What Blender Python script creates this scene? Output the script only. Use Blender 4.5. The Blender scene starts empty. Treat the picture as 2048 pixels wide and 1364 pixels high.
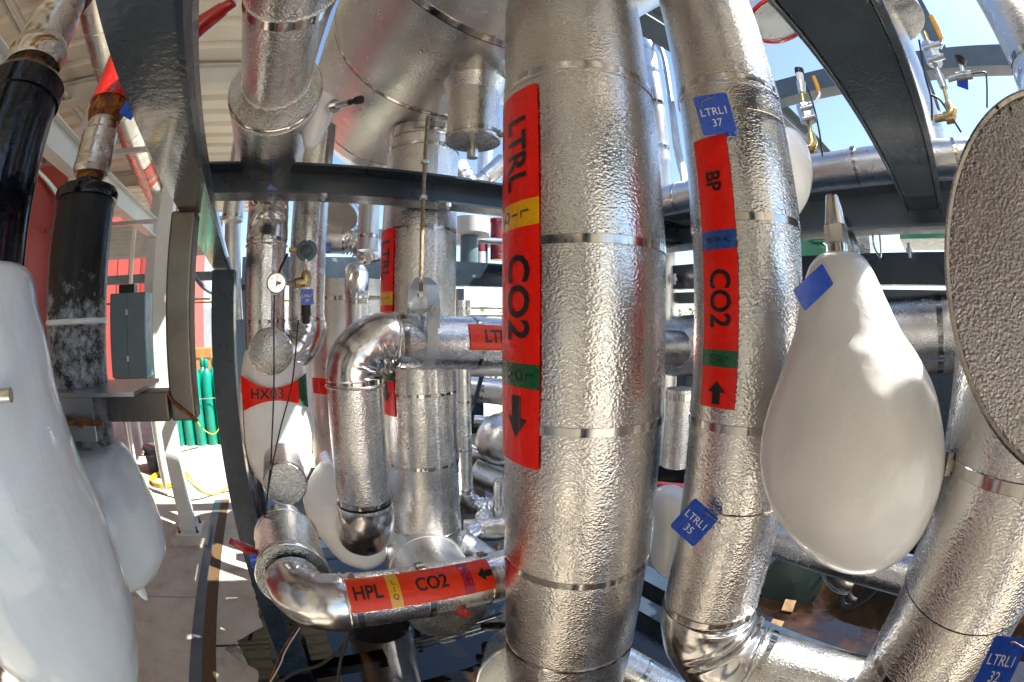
import bpy, bmesh, math, random
from mathutils import Vector, Matrix, noise
random.seed(7)
R=math.radians; sin,cos,pi=math.sin,math.cos,math.pi
sc=bpy.context.scene
# ---------------------------------------------------------------- camera (full-frame 15.5 mm equisolid fisheye)
LENS=15.5; PITCH=R(3.15); YAW=R(31); H=2.0
cd=bpy.data.cameras.new('camera'); cam=bpy.data.objects.new('camera',cd); sc.collection.objects.link(cam); sc.camera=cam
cd.type='PANO'; cd.panorama_type='FISHEYE_EQUISOLID'; cd.fisheye_lens=LENS; cd.fisheye_fov=R(230)
cd.sensor_width=36; cd.sensor_height=24; cd.clip_start=.02; cd.clip_end=2000
cam.location=(0,0,H); cam.rotation_euler=(R(90)-PITCH,0,-YAW)
# ---------------------------------------------------------------- sky, sun, exposure
SUN_AZ=R(124); SUN_EL=R(52)      # azimuth clockwise from +Y
w=bpy.data.worlds.new('World'); sc.world=w; w.use_nodes=True
nt=w.node_tree; sky=nt.nodes.new('ShaderNodeTexSky'); sky.sky_type='NISHITA'; sky.sun_disc=False
sky.sun_elevation=SUN_EL; sky.sun_rotation=SUN_AZ; sky.air_density=1.0; sky.dust_density=.4; sky.ozone_density=1.6
bg=nt.nodes['Background']; bg.inputs[1].default_value=.08; nt.links.new(sky.outputs[0],bg.inputs[0])
ld=bpy.data.lights.new('sun','SUN'); ld.energy=4.8; ld.angle=R(.5); ld.color=(1,.95,.87)
sun=bpy.data.objects.new('sun',ld); sc.collection.objects.link(sun)
sd=Vector((sin(SUN_AZ)*cos(SUN_EL),cos(SUN_AZ)*cos(SUN_EL),sin(SUN_EL)))
sun.rotation_euler=sd.to_track_quat('Z','Y').to_euler()
sc.view_settings.view_transform='Standard'; sc.view_settings.look='None'; sc.view_settings.exposure=1.8; sc.view_settings.gamma=1
sc.cycles.max_bounces=10; sc.cycles.glossy_bounces=6; sc.cycles.diffuse_bounces=4; sc.cycles.transmission_bounces=4
sc.cycles.use_denoising=True
sc.cycles.sample_clamp_indirect=8
# ---------------------------------------------------------------- survey helpers (pixels of the 2048-wide photo to directions)
PS=18/1024
def fray(px,py):
    x=(px-1024)*PS; y=-(py-682)*PS; r=math.hypot(x,y) or 1e-9; th=2*math.asin(r/(2*LENS))
    c=(sin(th)*x/r,sin(th)*y/r,cos(th)); a=c[0]; b=c[2]*cos(PITCH)+c[1]*sin(PITCH); z=-c[2]*sin(PITCH)+c[1]*cos(PITCH)
    return Vector((cos(YAW)*a+sin(YAW)*b,-sin(YAW)*a+cos(YAW)*b,z))
CAM=Vector((0,0,H))
def P(px,py,hd=None,X=None,Y=None,z=None):
    r=fray(px,py)
    if X is not None:t=X/r.x
    elif Y is not None:t=Y/r.y
    elif z is not None:t=(z-H)/r.z
    else:t=hd/math.hypot(r.x,r.y)
    return r*t+CAM
def az(px,py): r=fray(px,py); return math.atan2(r.x,r.y)
def el(px,py): r=fray(px,py); return math.asin(r.z)
def pj(v):
    q=Vector(v)-CAM; x=cos(YAW)*q.x-sin(YAW)*q.y; y=sin(YAW)*q.x+cos(YAW)*q.y
    q=Vector((x,q.z*cos(PITCH)+y*sin(PITCH),y*cos(PITCH)-q.z*sin(PITCH))).normalized()
    th=math.acos(max(-1,min(1,q.z))); r=2*LENS*sin(th/2); s=math.hypot(q.x,q.y) or 1e-9
    return 1024+r*q.x/s/PS, 682-r*q.y/s/PS
def zrow(a,hd,y):            # height at which the vertical line (azimuth a, distance hd) crosses photo row y
    lo,hi=H-hd*6,H+hd*6
    for _ in range(50):
        m=(lo+hi)/2
        if pj((sin(a)*hd,cos(a)*hd,m))[1]>y: lo=m
        else: hi=m
    return (lo+hi)/2
# ---------------------------------------------------------------- materials
MATS={}
def nodes(name):
    m=bpy.data.materials.new(name); m.use_nodes=True; MATS[name]=m
    n=m.node_tree; return m,n,n.nodes['Principled BSDF']
def N(n,t,**k):
    x=n.nodes.new(t)
    for a,b in k.items(): setattr(x,a,b)
    return x
def ramp(n,src,stops):
    c=N(n,'ShaderNodeValToRGB'); e=c.color_ramp.elements
    while len(e)<len(stops): e.new(.5)
    for i,(p,col) in enumerate(stops):
        e[i].position=p; e[i].color=(*col,1) if len(col)==3 else col
    n.links.new(src,c.inputs[0]); return c.outputs[0]
def noise_(n,scale,detail=3,rough=.5,dist=0,vec=None,mapscale=None):
    tc=N(n,'ShaderNodeTexCoord'); v=tc.outputs['Object']
    if mapscale:
        mp=N(n,'ShaderNodeMapping'); mp.inputs['Scale'].default_value=mapscale; n.links.new(v,mp.inputs[0]); v=mp.outputs[0]
    x=N(n,'ShaderNodeTexNoise'); x.inputs['Scale'].default_value=scale; x.inputs['Detail'].default_value=detail
    x.inputs['Roughness'].default_value=rough; x.inputs['Distortion'].default_value=dist
    n.links.new(v,x.inputs['Vector']); return x.outputs['Fac']
def bump(n,b,src,dist,strength=1,prev=None):
    x=N(n,'ShaderNodeBump'); x.inputs['Distance'].default_value=dist; x.inputs['Strength'].default_value=strength
    n.links.new(src,x.inputs['Height'])
    if prev: n.links.new(prev,x.inputs['Normal'])
    n.links.new(x.outputs[0],b.inputs['Normal']); return x.outputs[0]
def mat(name,col,rough=.5,metal=0,var=.15,vscale=6,bs=None,bd=.001,coat=0,rvar=.1,spec=None):
    m,n,b=nodes(name)
    c1=tuple(max(0,c*(1-var)) for c in col); c2=tuple(min(1,c*(1+var)) for c in col)
    f=noise_(n,vscale,5,.6)
    n.links.new(ramp(n,f,[(.3,c1),(.7,c2)]),b.inputs['Base Color'])
    g=noise_(n,vscale*2.3,4,.6)
    r1,r2=max(.02,rough-rvar),min(1,rough+rvar)
    n.links.new(ramp(n,g,[(.3,(r1,)*3),(.7,(r2,)*3)]),b.inputs['Roughness'])
    b.inputs['Metallic'].default_value=metal
    if spec is not None: b.inputs['Specular IOR Level'].default_value=spec
    if coat: b.inputs['Coat Weight'].default_value=coat; b.inputs['Coat Roughness'].default_value=.08
    if bs: bump(n,b,noise_(n,bs,2),bd)
    return m
def stucco(name,col,scale,bd,rough=.25,rv=.06,stain=.14):
    m,n,b=nodes(name); b.inputs['Metallic'].default_value=1
    tc=N(n,'ShaderNodeTexCoord'); nz=N(n,'ShaderNodeTexNoise'); nz.inputs['Scale'].default_value=scale*.45; nz.inputs['Detail'].default_value=1
    mp=N(n,'ShaderNodeMapping'); mp.inputs['Scale'].default_value=(1,1,1.35); n.links.new(tc.outputs['Object'],mp.inputs[0])
    n.links.new(tc.outputs['Object'],nz.inputs['Vector'])
    mx=N(n,'ShaderNodeMixRGB'); mx.blend_type='LINEAR_LIGHT'; mx.inputs[0].default_value=.7/scale
    n.links.new(mp.outputs[0],mx.inputs[1]); n.links.new(nz.outputs['Color'],mx.inputs[2])
    v=N(n,'ShaderNodeTexVoronoi',feature='SMOOTH_F1'); v.inputs['Scale'].default_value=scale; v.inputs['Smoothness'].default_value=.9
    n.links.new(mx.outputs[0],v.inputs['Vector'])
    amp=N(n,'ShaderNodeMapRange'); amp.inputs['From Min'].default_value=.3; amp.inputs['From Max'].default_value=.7; amp.inputs['To Min'].default_value=.55; amp.inputs['To Max'].default_value=1.25
    n.links.new(noise_(n,11,3),amp.inputs[0])
    ad=N(n,'ShaderNodeMath',operation='MULTIPLY'); n.links.new(v.outputs['Distance'],ad.inputs[0]); n.links.new(amp.outputs[0],ad.inputs[1])
    p=bump(n,b,ad.outputs[0],bd,1)
    big=noise_(n,8,2); bump(n,b,big,.0022,1,p)
    f=noise_(n,5,6,.65,.4)
    c1=tuple(c*(1-stain) for c in col); n.links.new(ramp(n,f,[(.35,c1),(.6,col)]),b.inputs['Base Color'])
    n.links.new(ramp(n,noise_(n,14,5,.7),[(.3,(rough-rv,)*3),(.7,(rough+rv,)*3)]),b.inputs['Roughness'])
    return m
ALU=stucco('embossed_aluminium',(.75,.735,.715),165,.00125)
ALUF=stucco('embossed_aluminium_far',(.72,.71,.70),140,.0010,.31)
DISC=stucco('embossed_end_cap',(.68,.67,.655),210,.0020,.24,.08,.2)
CAPM=stucco('embossed_small_cap',(.50,.485,.46),200,.0017,.27,.08,.3)
def smoothmetal(name,col,rough):
    m,n,b=nodes(name); b.inputs['Metallic'].default_value=1
    n.links.new(ramp(n,noise_(n,9,5,.7,.5),[(.3,tuple(c*.78 for c in col)),(.65,col)]),b.inputs['Base Color'])
    n.links.new(ramp(n,noise_(n,20,6,.75),[(.3,(rough-.07,)*3),(.75,(rough+.1,)*3)]),b.inputs['Roughness'])
    p=bump(n,b,noise_(n,14,2),.004,1); bump(n,b,noise_(n,260,3,.7),.00015,1,p); return m
ELB=smoothmetal('smooth_aluminium',(.82,.81,.80),.2)
BANDM=mat('strap_steel',(.60,.58,.55),.13,1,.12,50,rvar=.04)
BUCK=mat('buckle_steel',(.4,.37,.33),.3,1,.2,60)
CHROME=mat('machined_steel',(.68,.68,.66),.18,1,.06,40,rvar=.05)
ZINC=mat('zinc_plate',(.58,.62,.62),.42,.8,.15,14,rvar=.1)
ROD=mat('threaded_rod_metal',(.34,.27,.19),.4,1,.3,60,900,.002)

BLUEP=mat('slate_blue_paint',(.020,.034,.052),.3,0,.25,5,110,.0008,coat=.15,rvar=.08)
GREYP=mat('grey_blue_paint',(.075,.10,.125),.35,0,.2,5,110,.0008,coat=.15,rvar=.08)
BEAMR=mat('glossy_grey_beam_paint',(.05,.066,.08),.22,0,.25,5,100,.0016,coat=.7,rvar=.06)
WHITEP=mat('white_column_paint',(.62,.62,.58),.4,0,.08,3,60,.0006)
BEIGE=mat('beige_deck_paint',(.74,.70,.60),.55,0,.06,2)
FASC=mat('grey_shutter_paint',(.42,.42,.40),.5,0,.1,3)
REDW=mat('red_wall_paint',(.36,.035,.025),.5,0,.12,2.5,90,.001)
REDF=mat('red_far_wall_paint',(.42,.07,.055),.55,0,.1,1)
REDP=mat('red_valve_paint',(.42,.008,.006),.2,0,.15,20,coat=.6)
MAROON=mat('maroon_paint',(.22,.015,.025),.3,0,.15,8,coat=.4)
GREEN=mat('green_machine_paint',(.01,.16,.085),.35,0,.2,8,90,.001,coat=.3)
DGREEN=mat('dark_green_paint',(.001,.013,.008),.4,0,.2,8)
TEAL=mat('gas_cylinder_paint',(.0,.24,.17),.35,0,.12,5,coat=.3)
CAB=mat('slate_cabinet_paint',(.10,.16,.185),.4,0,.12,3)
GALV=mat('galvanised_steel',(.55,.57,.58),.35,1,.15,8)
GALVP=mat('silver_duct',(.74,.73,.70),.3,1,.06,2)
GREYB=mat('grey_block',(.28,.30,.33),.7,0,.1,2)
BLACKR=mat('black_rubber',(.012,.012,.013),.45,0,.2,30)
SCRAP=mat('wet_plywood',(.16,.09,.035),.5,0,.4,14)
CARD=mat('brown_crate',(.35,.17,.05),.7,0,.2,6)
YELL=mat('yellow_grip',(.75,.33,.0),.4,0,.1,20)
YHOSE=mat('yellow_hose_rubber',(.65,.45,.02),.4,0,.1,20)
BRASS=mat('aged_brass',(.55,.42,.2),.35,1,.3,50)
TAGB=mat('blue_tag_plastic',(.0,.07,.55),.3,0,.08,30,coat=.2)
TAGW=mat('white_engraving',(.8,.82,.85),.5,0,.02,10)
VRED=mat('red_vinyl',(.92,.012,.004),.34,0,.07,25,55,.0024,coat=.2,spec=.3)
VORG=mat('orange_red_vinyl',(.92,.045,.006),.34,0,.07,25,55,.0024,coat=.2,spec=.3)
VYEL=mat('yellow_vinyl',(.85,.42,.0),.3,0,.06,25,120,.0010,coat=.4)
VGRN=mat('green_vinyl',(.0,.11,.045),.3,0,.08,25,120,.0010,coat=.4)
VBLU=mat('blue_vinyl',(.01,.08,.36),.3,0,.08,25,120,.0010,coat=.4)
VPNK=mat('crimson_vinyl',(.5,.0,.04),.3,0,.08,25,120,.0010,coat=.4)
INK=mat('black_ink',(.008,.008,.008),.35,0,.1,30,coat=.2)
DIAL=mat('dial_face',(.75,.76,.74),.4,0,.03,30)
def flecks(name,col,lo=.70):
    m=MATS[name]; n=m.node_tree; b=n.nodes['Principled BSDF']; src=b.inputs['Base Color'].links[0].from_socket
    f=noise_(n,9,8,.75); mk=ramp(n,f,[(lo,(0,0,0)),(lo+.03,(1,1,1))])
    x=N(n,'ShaderNodeMixRGB'); n.links.new(mk,x.inputs[0]); n.links.new(src,x.inputs[1]); x.inputs[2].default_value=(*col,1); n.links.new(x.outputs[0],b.inputs['Base Color'])
flecks('glossy_grey_beam_paint',(.22,.09,.02),.66); flecks('white_column_paint',(.30,.2,.12),.68); flecks('slate_blue_paint',(.13,.12,.11),.7)
flecks('zinc_plate',(.4,.38,.32),.62); flecks('slate_cabinet_paint',(.2,.16,.12),.7)
# galvanised/black/steel specials
def rustpipe():
    m,n,b=nodes('heat_tinted_steel'); b.inputs['Metallic'].default_value=1
    f=noise_(n,9,7,.7,.8,mapscale=(1,1,2.2))
    n.links.new(ramp(n,f,[(.30,(.05,.02,.006)),(.38,(.30,.18,.07)),(.44,(.50,.45,.38)),(.62,(.66,.64,.60))]),b.inputs['Base Color'])
    n.links.new(ramp(n,f,[(.38,(.7,)*3),(.55,(.24,)*3)]),b.inputs['Roughness'])
    bump(n,b,noise_(n,120,3),.0006); return m
HEAT=rustpipe()
def rust():
    m,n,b=nodes('rusty_iron'); f=noise_(n,40,7,.7,.6)
    n.links.new(ramp(n,f,[(.35,(.025,.008,.003)),(.5,(.16,.045,.008)),(.68,(.4,.17,.02))]),b.inputs['Base Color'])
    b.inputs['Roughness'].default_value=.6; b.inputs['Metallic'].default_value=.4
    bump(n,b,f,.004); return m
RUST=rust()
def brownsteel():
    m,n,b=nodes('oiled_bare_steel'); b.inputs['Metallic'].default_value=.85
    f=noise_(n,7,6,.6,.2)
    n.links.new(ramp(n,f,[(.3,(.13,.115,.10)),(.6,(.20,.175,.15)),(.8,(.30,.27,.24))]),b.inputs['Base Color'])
    n.links.new(ramp(n,f,[(.3,(.42,)*3),(.7,(.28,)*3)]),b.inputs['Roughness']); bump(n,b,noise_(n,200,3),.0003); return m
TUBE=brownsteel()
def ice(name,tint=(.86,.88,.9),rough=.16,sss=.35,streak=0):
    m,n,b=nodes(name)
    f=noise_(n,5,6,.6,.6); n.links.new(ramp(n,f,[(.3,tuple(c*.9 for c in tint)),(.7,tint)]),b.inputs['Base Color'])
    n.links.new(ramp(n,noise_(n,13,6,.7,.5),[(.35,(rough,)*3),(.75,(rough+.16,)*3)]),b.inputs['Roughness'])
    b.inputs['Subsurface Weight'].default_value=sss; b.inputs['Subsurface Radius'].default_value=(.04,.05,.06); b.inputs['Subsurface Scale'].default_value=.6
    b.inputs['Coat Weight'].default_value=.4; b.inputs['Coat Roughness'].default_value=.1; b.inputs['Specular IOR Level'].default_value=.35
    p=bump(n,b,noise_(n,9,2,.4,.4),.010); p=bump(n,b,noise_(n,38,4,.6,.8),.0010,1,p)
    if streak: bump(n,b,noise_(n,22,3,.6,.3,mapscale=(1,1,.16)),streak,1,p)
    return m
ICE=ice('clear_white_ice',(.98,.98,.98),.16,.4)
ICEG=ice('blue_grey_ice',(.78,.84,.89),.05,.35,.0022)
def frostblack():     # black enamel with frost patches whose shape follows noise and height above the bracket
    m,n,b=nodes('frosted_black_enamel')
    tc=N(n,'ShaderNodeTexCoord'); sp=N(n,'ShaderNodeSeparateXYZ'); n.links.new(tc.outputs['Object'],sp.inputs[0])
    f=noise_(n,26,9,.78,.15)
    mr=N(n,'ShaderNodeMapRange'); mr.inputs['From Min'].default_value=.60; mr.inputs['From Max'].default_value=.36
    mr.inputs['To Min'].default_value=-.35; mr.inputs['To Max'].default_value=.04; n.links.new(sp.outputs['Z'],mr.inputs[0])
    a=N(n,'ShaderNodeMath',operation='ADD'); n.links.new(f,a.inputs[0]); n.links.new(mr.outputs[0],a.inputs[1])
    n.links.new(ramp(n,a.outputs[0],[(.46,(.002,.003,.005)),(.60,(.30,.33,.37)),(.75,(.72,.75,.78))]),b.inputs['Base Color'])
    n.links.new(ramp(n,a.outputs[0],[(.45,(.07,)*3),(.6,(.5,)*3)]),b.inputs['Roughness'])
    b.inputs['Coat Weight'].default_value=.1; b.inputs['Specular IOR Level'].default_value=.35
    bump(n,b,a.outputs[0],.006); return m
FROST=frostblack()
BLACKE=mat('black_enamel',(.002,.003,.006),.16,0,.2,8,60,.0008,coat=.15,rvar=.04,spec=.35)
def concrete():
    m,n,b=nodes('dry_concrete')
    f=noise_(n,1.6,8,.65,.3); g=noise_(n,30,6,.7)
    n.links.new(ramp(n,f,[(.3,(.40,.34,.27)),(.5,(.52,.465,.385)),(.72,(.60,.55,.47))]),b.inputs['Base Color'])
    st=ramp(n,noise_(n,2.2,9,.7),[(.34,(.55,.50,.44)),(.46,(.86,.84,.80)),(.58,(1,1,1))])
    mx=N(n,'ShaderNodeMixRGB'); mx.blend_type='MULTIPLY'; mx.inputs[0].default_value=.7; n.links.new(b.inputs['Base Color'].links[0].from_socket,mx.inputs[1]); n.links.new(st,mx.inputs[2]); n.links.new(mx.outputs[0],b.inputs['Base Color'])
    b.inputs['Roughness'].default_value=.85; bump(n,b,g,.003); return m
CONC=concrete()
def wet():
    m,n,b=nodes('wet_stained_concrete')
    f=noise_(n,1.5,7,.6,.5); g=noise_(n,7,7,.7,.4)
    mx=N(n,'ShaderNodeMath',operation='MULTIPLY_ADD'); mx.inputs[1].default_value=.25; n.links.new(g,mx.inputs[0]); n.links.new(f,mx.inputs[2])
    n.links.new(ramp(n,mx.outputs[0],[(.52,(.002,.0013,.0007)),(.68,(.008,.004,.0013)),(.82,(.04,.018,.005)),(.96,(.14,.10,.06))]),b.inputs['Base Color'])
    n.links.new(ramp(n,mx.outputs[0],[(.64,(.01,)*3),(.76,(.06,)*3),(.9,(.5,)*3)]),b.inputs['Roughness'])
    x=N(n,'ShaderNodeMapRange'); x.inputs['From Min'].default_value=.66; x.inputs['From Max'].default_value=.9; n.links.new(mx.outputs[0],x.inputs[0])
    y=N(n,'ShaderNodeMath',operation='MULTIPLY'); n.links.new(x.outputs[0],y.inputs[0]); n.links.new(noise_(n,60,5,.7),y.inputs[1])
    bump(n,b,y.outputs[0],.004); b.inputs['Specular IOR Level'].default_value=.7
    return m
WET=wet()
GRIT=mat('rusty_grit',(.10,.055,.02),.8,0,.6,90,300,.004)
def deckmat():
    m=MATS['beige_deck_paint']; return m
# ---------------------------------------------------------------- mesh builders
class MB:
    def __init__(s): s.v=[]; s.f=[]
    def vs(s,pts): i=len(s.v); s.v+= [Vector(p) for p in pts]; return i
    def grid(s,rows,close=False,capa=False,capb=False):
        n=len(rows[0]); b=s.vs([p for r in rows for p in r])
        for i in range(len(rows)-1):
            for j in range(n if close else n-1):
                k=(j+1)%n; s.f.append((b+i*n+j,b+i*n+k,b+(i+1)*n+k,b+(i+1)*n+j))
        if capa: s.f.append(tuple(b+j for j in range(n))[::-1])
        if capb: s.f.append(tuple(b+(len(rows)-1)*n+j for j in range(n)))
        return s
    def box(s,lo,hi,M=None):
        x0,y0,z0=lo;x1,y1,z1=hi
        c=[Vector(p) for p in((x0,y0,z0),(x1,y0,z0),(x1,y1,z0),(x0,y1,z0),(x0,y0,z1),(x1,y0,z1),(x1,y1,z1),(x0,y1,z1))]
        if M: c=[M@p for p in c]
        i=s.vs(c)
        for f in((0,3,2,1),(4,5,6,7),(0,1,5,4),(1,2,6,5),(2,3,7,6),(3,0,4,7)): s.f.append(tuple(i+k for k in f))
        return s
    def prism(s,poly,M,h):       # poly in local xy, extruded along local z by h
        n=len(poly); i=s.vs([M@Vector((p[0],p[1],0)) for p in poly]+[M@Vector((p[0],p[1],h)) for p in poly])
        s.f.append(tuple(i+k for k in range(n))[::-1]); s.f.append(tuple(i+n+k for k in range(n)))
        for k in range(n): l=(k+1)%n; s.f.append((i+k,i+l,i+n+l,i+n+k))
        return s
    def tube(s,pts,rad,n=24,cap=True,smooth=0):
        pts=[Vector(p) for p in pts]
        if smooth:
            q=[]
            for i in range(len(pts)-1):
                p0=pts[max(i-1,0)];p1=pts[i];p2=pts[i+1];p3=pts[min(i+2,len(pts)-1)]
                for k in range(smooth):
                    t=k/smooth; q.append(.5*((2*p1)+(p2-p0)*t+(2*p0-5*p1+4*p2-p3)*t*t+(3*p1-p0-3*p2+p3)*t**3))
            q.append(pts[-1])
            if isinstance(rad,(list,tuple)): rad=[rad[min(int(i/smooth),len(rad)-2)]*(1-(i/smooth-min(int(i/smooth),len(rad)-2)))+rad[min(int(i/smooth),len(rad)-2)+1]*(i/smooth-min(int(i/smooth),len(rad)-2)) for i in range(len(q))]
            pts=q
        if not isinstance(rad,(list,tuple)): rad=[rad]*len(pts)
        rows=[];u=None
        for i,p in enumerate(pts):
            d=(pts[min(i+1,len(pts)-1)]-pts[max(i-1,0)]).normalized()
            if u is None:
                u=d.orthogonal().normalized()
            else:
                u=(u-d*u.dot(d)).normalized()
            v=d.cross(u); rows.append([p+(u*cos(2*pi*k/n)+v*sin(2*pi*k/n))*rad[i] for k in range(n)])
        return s.grid(rows,True,cap,cap)
    def lathe(s,o,axis,prof,n=32,caps=True):   # prof: (t along axis, radius)
        a=Vector(axis).normalized(); u=a.orthogonal().normalized(); v=a.cross(u); o=Vector(o)
        rows=[[o+a*t+(u*cos(2*pi*k/n)+v*sin(2*pi*k/n))*max(r,1e-5) for k in range(n)] for t,r in prof]
        return s.grid(rows,True,caps and prof[0][1]>1e-4,caps and prof[-1][1]>1e-4)
def link(name,mb,m,parent=None,sharp=35,smooth=True):
    if isinstance(mb,MB):
        me=bpy.data.meshes.new(name)
        off=Vector((0,0,0))
        p=parent
        while p is not None: off+=p.location; p=p.parent
        if parent is None and len(mb.v):
            xs=[v.x for v in mb.v];ys=[v.y for v in mb.v];zs=[v.z for v in mb.v]
            off=Vector(((min(xs)+max(xs))/2,(min(ys)+max(ys))/2,min(zs)))
        me.from_pydata([tuple(v-off) for v in mb.v],[],mb.f); me.update()
        bm=bmesh.new(); bm.from_mesh(me); bmesh.ops.recalc_face_normals(bm,faces=bm.faces); bm.to_mesh(me); bm.free()
        o=bpy.data.objects.new(name,me)
        if parent is None: o.location=off
    else:
        me=mb; o=bpy.data.objects.new(name,me)
    if smooth:
        for p in me.polygons: p.use_smooth=True
        me.set_sharp_from_angle(angle=R(sharp))
    me.materials.append(m); sc.collection.objects.link(o); o.parent=parent
    return o
def tag(o,label,cat,group=None,kind=None):
    o['label']=label
    if cat: o['category']=cat
    if group: o['group']=group
    if kind: o['kind']=kind
    return o
def thing(name,label,cat,loc,group=None):
    o=bpy.data.objects.new(name,None); o.empty_display_size=.05; o.location=Vector(loc); sc.collection.objects.link(o)
    return tag(o,label,cat,group)
def struct(name,mb,m,label=None):
    o=link(name,mb,m); o['kind']='structure'
    if label: o['label']=label
    return o
def frame(o,zax,xax=None):
    z=Vector(zax).normalized(); x=Vector(xax) if xax is not None else z.orthogonal(); x=(x-z*x.dot(z)).normalized(); y=z.cross(x)
    M=Matrix((x,y,z)).transposed().to_4x4(); M.translation=Vector(o); return M
# ---------------------------------------------------------------- cylinders and what is wrapped on them
class Cyl:
    """axis line o + a*s, radius r; angle 0 faces the camera, positive turns to the viewer's right (seen with a pointing up)"""
    def __init__(c,o,a,r):
        c.o=Vector(o); c.a=Vector(a).normalized(); c.r=r
        t=CAM-c.o; t-=c.a*t.dot(c.a); c.u=t.normalized(); c.v=-c.u.cross(c.a)
        c.v=c.a.cross(c.u)
    def p(c,s,phi,dr=0): return c.o+c.a*s+(c.u*cos(phi)+c.v*sin(phi))*(c.r+dr)
    def hit(c,px,py):
        d=fray(px,py); w=CAM-c.o; dp=d-c.a*d.dot(c.a); wp=w-c.a*w.dot(c.a)
        A=dp.dot(dp);B=2*dp.dot(wp);C=wp.dot(wp)-c.r**2; D=max(0,B*B-4*A*C); t=(-B-math.sqrt(D))/2/A
        q=CAM+d*t-c.o; s=q.dot(c.a); q-=c.a*s; return s,math.atan2(q.dot(c.v),q.dot(c.u))
    def jacket(c,s0,s1,joints=(),n=72,capa=True,capb=True,seam=None,flare=.0028,mb=None):
        mb=mb or MB(); js=sorted(joints); st=[s0]+js+[s1]; rows=[]
        def ring(s,dr): return [c.o+c.a*s+(c.u*cos(2*pi*k/n)+c.v*sin(2*pi*k/n))*(c.r+dr+(flare if seam is not None and (2*pi*k/n-seam)%(2*pi)<R(9) else 0)) for k in range(n)]
        for i in range(len(st)-1):
            a,b=st[i],st[i+1]; m=max(1,int((b-a)/.08))
            for k in range(m+1): rows.append(ring(a+(b-a)*k/m,flare*(1-k/m) if 0 else (flare if k<1 and i>0 else 0)))
            if i>0 and m>=1: pass
        mb.grid(rows,True,capa,capb); return mb
    def strap(c,s,wd,t,parent,dr=.0022,n=72,buckle=None,m=None):
        mb=MB(); r=c.r+dr
        prof=[(-wd/2,c.r-.001),(-wd/2,r),(-wd/2+.001,r+.001),(wd/2-.001,r+.001),(wd/2,r),(wd/2,c.r-.001)]
        rows=[[c.o+c.a*(s+q)+(c.u*cos(2*pi*k/n)+c.v*sin(2*pi*k/n))*rr for k in range(n)] for q,rr in prof]
        mb.grid(rows,True); o=link('strap',mb,m or BANDM,parent)
        if buckle is not None:
            b=MB(); M=frame(c.p(s,buckle,.003),c.u*cos(buckle)+c.v*sin(buckle),c.a)
            b.box((-wd*.62,-.011,-.001),(wd*.62,.011,.004),M); b.box((-wd*.62,-.013,-.001),(wd*.62,-.009,.007),M); b.box((-wd*.62,.009,-.001),(wd*.62,.013,.006),M)
            link('buckle',b,BUCK,o,smooth=False)
        return o
    def patch(c,s0,s1,f0,f1,dr,n=24):
        dr+=.003
        mb=MB(); m=max(2,int(abs(s1-s0)/.03))
        mb.grid([[c.p(s0+(s1-s0)*i/m,f0+(f1-f0)*j/n,dr) for j in range(n+1)] for i in range(m+1)]); return mb
def textmesh(txt,size,align='CENTER',line=1.0,bold=0.0,xs=1.0):
    cu=bpy.data.curves.new('t','FONT'); cu.body=txt; cu.size=size; cu.align_x=align; cu.align_y='CENTER'; cu.space_line=line; cu.offset=bold*size; cu.resolution_u=3
    ob=bpy.data.objects.new('t',cu); sc.collection.objects.link(ob); dg=bpy.context.evaluated_depsgraph_get()
    me=bpy.data.meshes.new_from_object(ob.evaluated_get(dg)); bpy.data.objects.remove(ob); bpy.data.curves.remove(cu)
    for v in me.vertices: v.co.x*=xs
    return me
def arrowmesh(L,Wd):
    me=bpy.data.meshes.new('a'); a=[(-L/2,-Wd*.22),(0.02*L,-Wd*.22),(.02*L,-Wd/2),(L/2,0),(.02*L,Wd/2),(.02*L,Wd*.22),(-L/2,Wd*.22)]
    me.from_pydata([(x,y,0) for x,y in a],[],[(0,1,5,6),(2,3,4,5,1)] ); return me
def wrapmesh(me,fn,step,name,m,parent):
    bm=bmesh.new(); bm.from_mesh(me); xs=[v.co.x for v in bm.verts]; ys=[v.co.y for v in bm.verts]
    for ax,vals in ((0,xs),(1,ys)):
        q=min(vals)+step
        while q<max(vals):
            no=(1,0,0) if ax==0 else (0,1,0)
            bmesh.ops.bisect_plane(bm,geom=bm.verts[:]+bm.edges[:]+bm.faces[:],plane_co=(q if ax==0 else 0,q if ax else 0,0),plane_no=no); q+=step
    off=Vector((0,0,0)); p=parent
    while p is not None: off+=p.location; p=p.parent
    for v in bm.verts: v.co=fn(v.co.x,v.co.y)-off
    nm=bpy.data.meshes.new(name); bm.to_mesh(nm); bm.free(); bpy.data.meshes.remove(me)
    return link(name,nm,m,parent)
def sticker(c,parent,s0,s1,f0,f1,segs,items,rot,base=VRED,name='pipe_label',lab=None):
    """segs: (sa,sb,mat) coloured stretches; items: (kind,text,s,centre fraction 0..1 over the angle,size); rot: 'down','right','left'"""
    o=link(name,c.patch(s0,s1,f0,f1,.0012),base,parent)
    if lab: o['label']=lab
    for sa,sb,m in segs: link('colour_band',c.patch(sa,sb,f0,f1,.0018),m,o)
    for kind,txt,s,fc,size in items:
        fm=f0+(f1-f0)*fc
        if kind=='arrow': me=arrowmesh(size,size*.78)
        elif kind=='stack': me=textmesh('\n'.join(txt),size,line=.95)
        else: me=textmesh(txt,size,xs=.88,bold=.022)
        if rot=='down': fn=lambda x,y:c.p(s-x,fm+y/c.r,.0058)
        elif rot=='up': fn=lambda x,y:c.p(s+x,fm-y/c.r,.0058)
        elif rot=='fwd': fn=lambda x,y:c.p(s+x,fm-y/c.r,.0058)
        if kind=='stack':     # letters upright along the length of the label, stacked across it
            pass
        wrapmesh(me,fn,.012,'arrow' if kind=='arrow' else 'lettering',INK,o)
    return o
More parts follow.
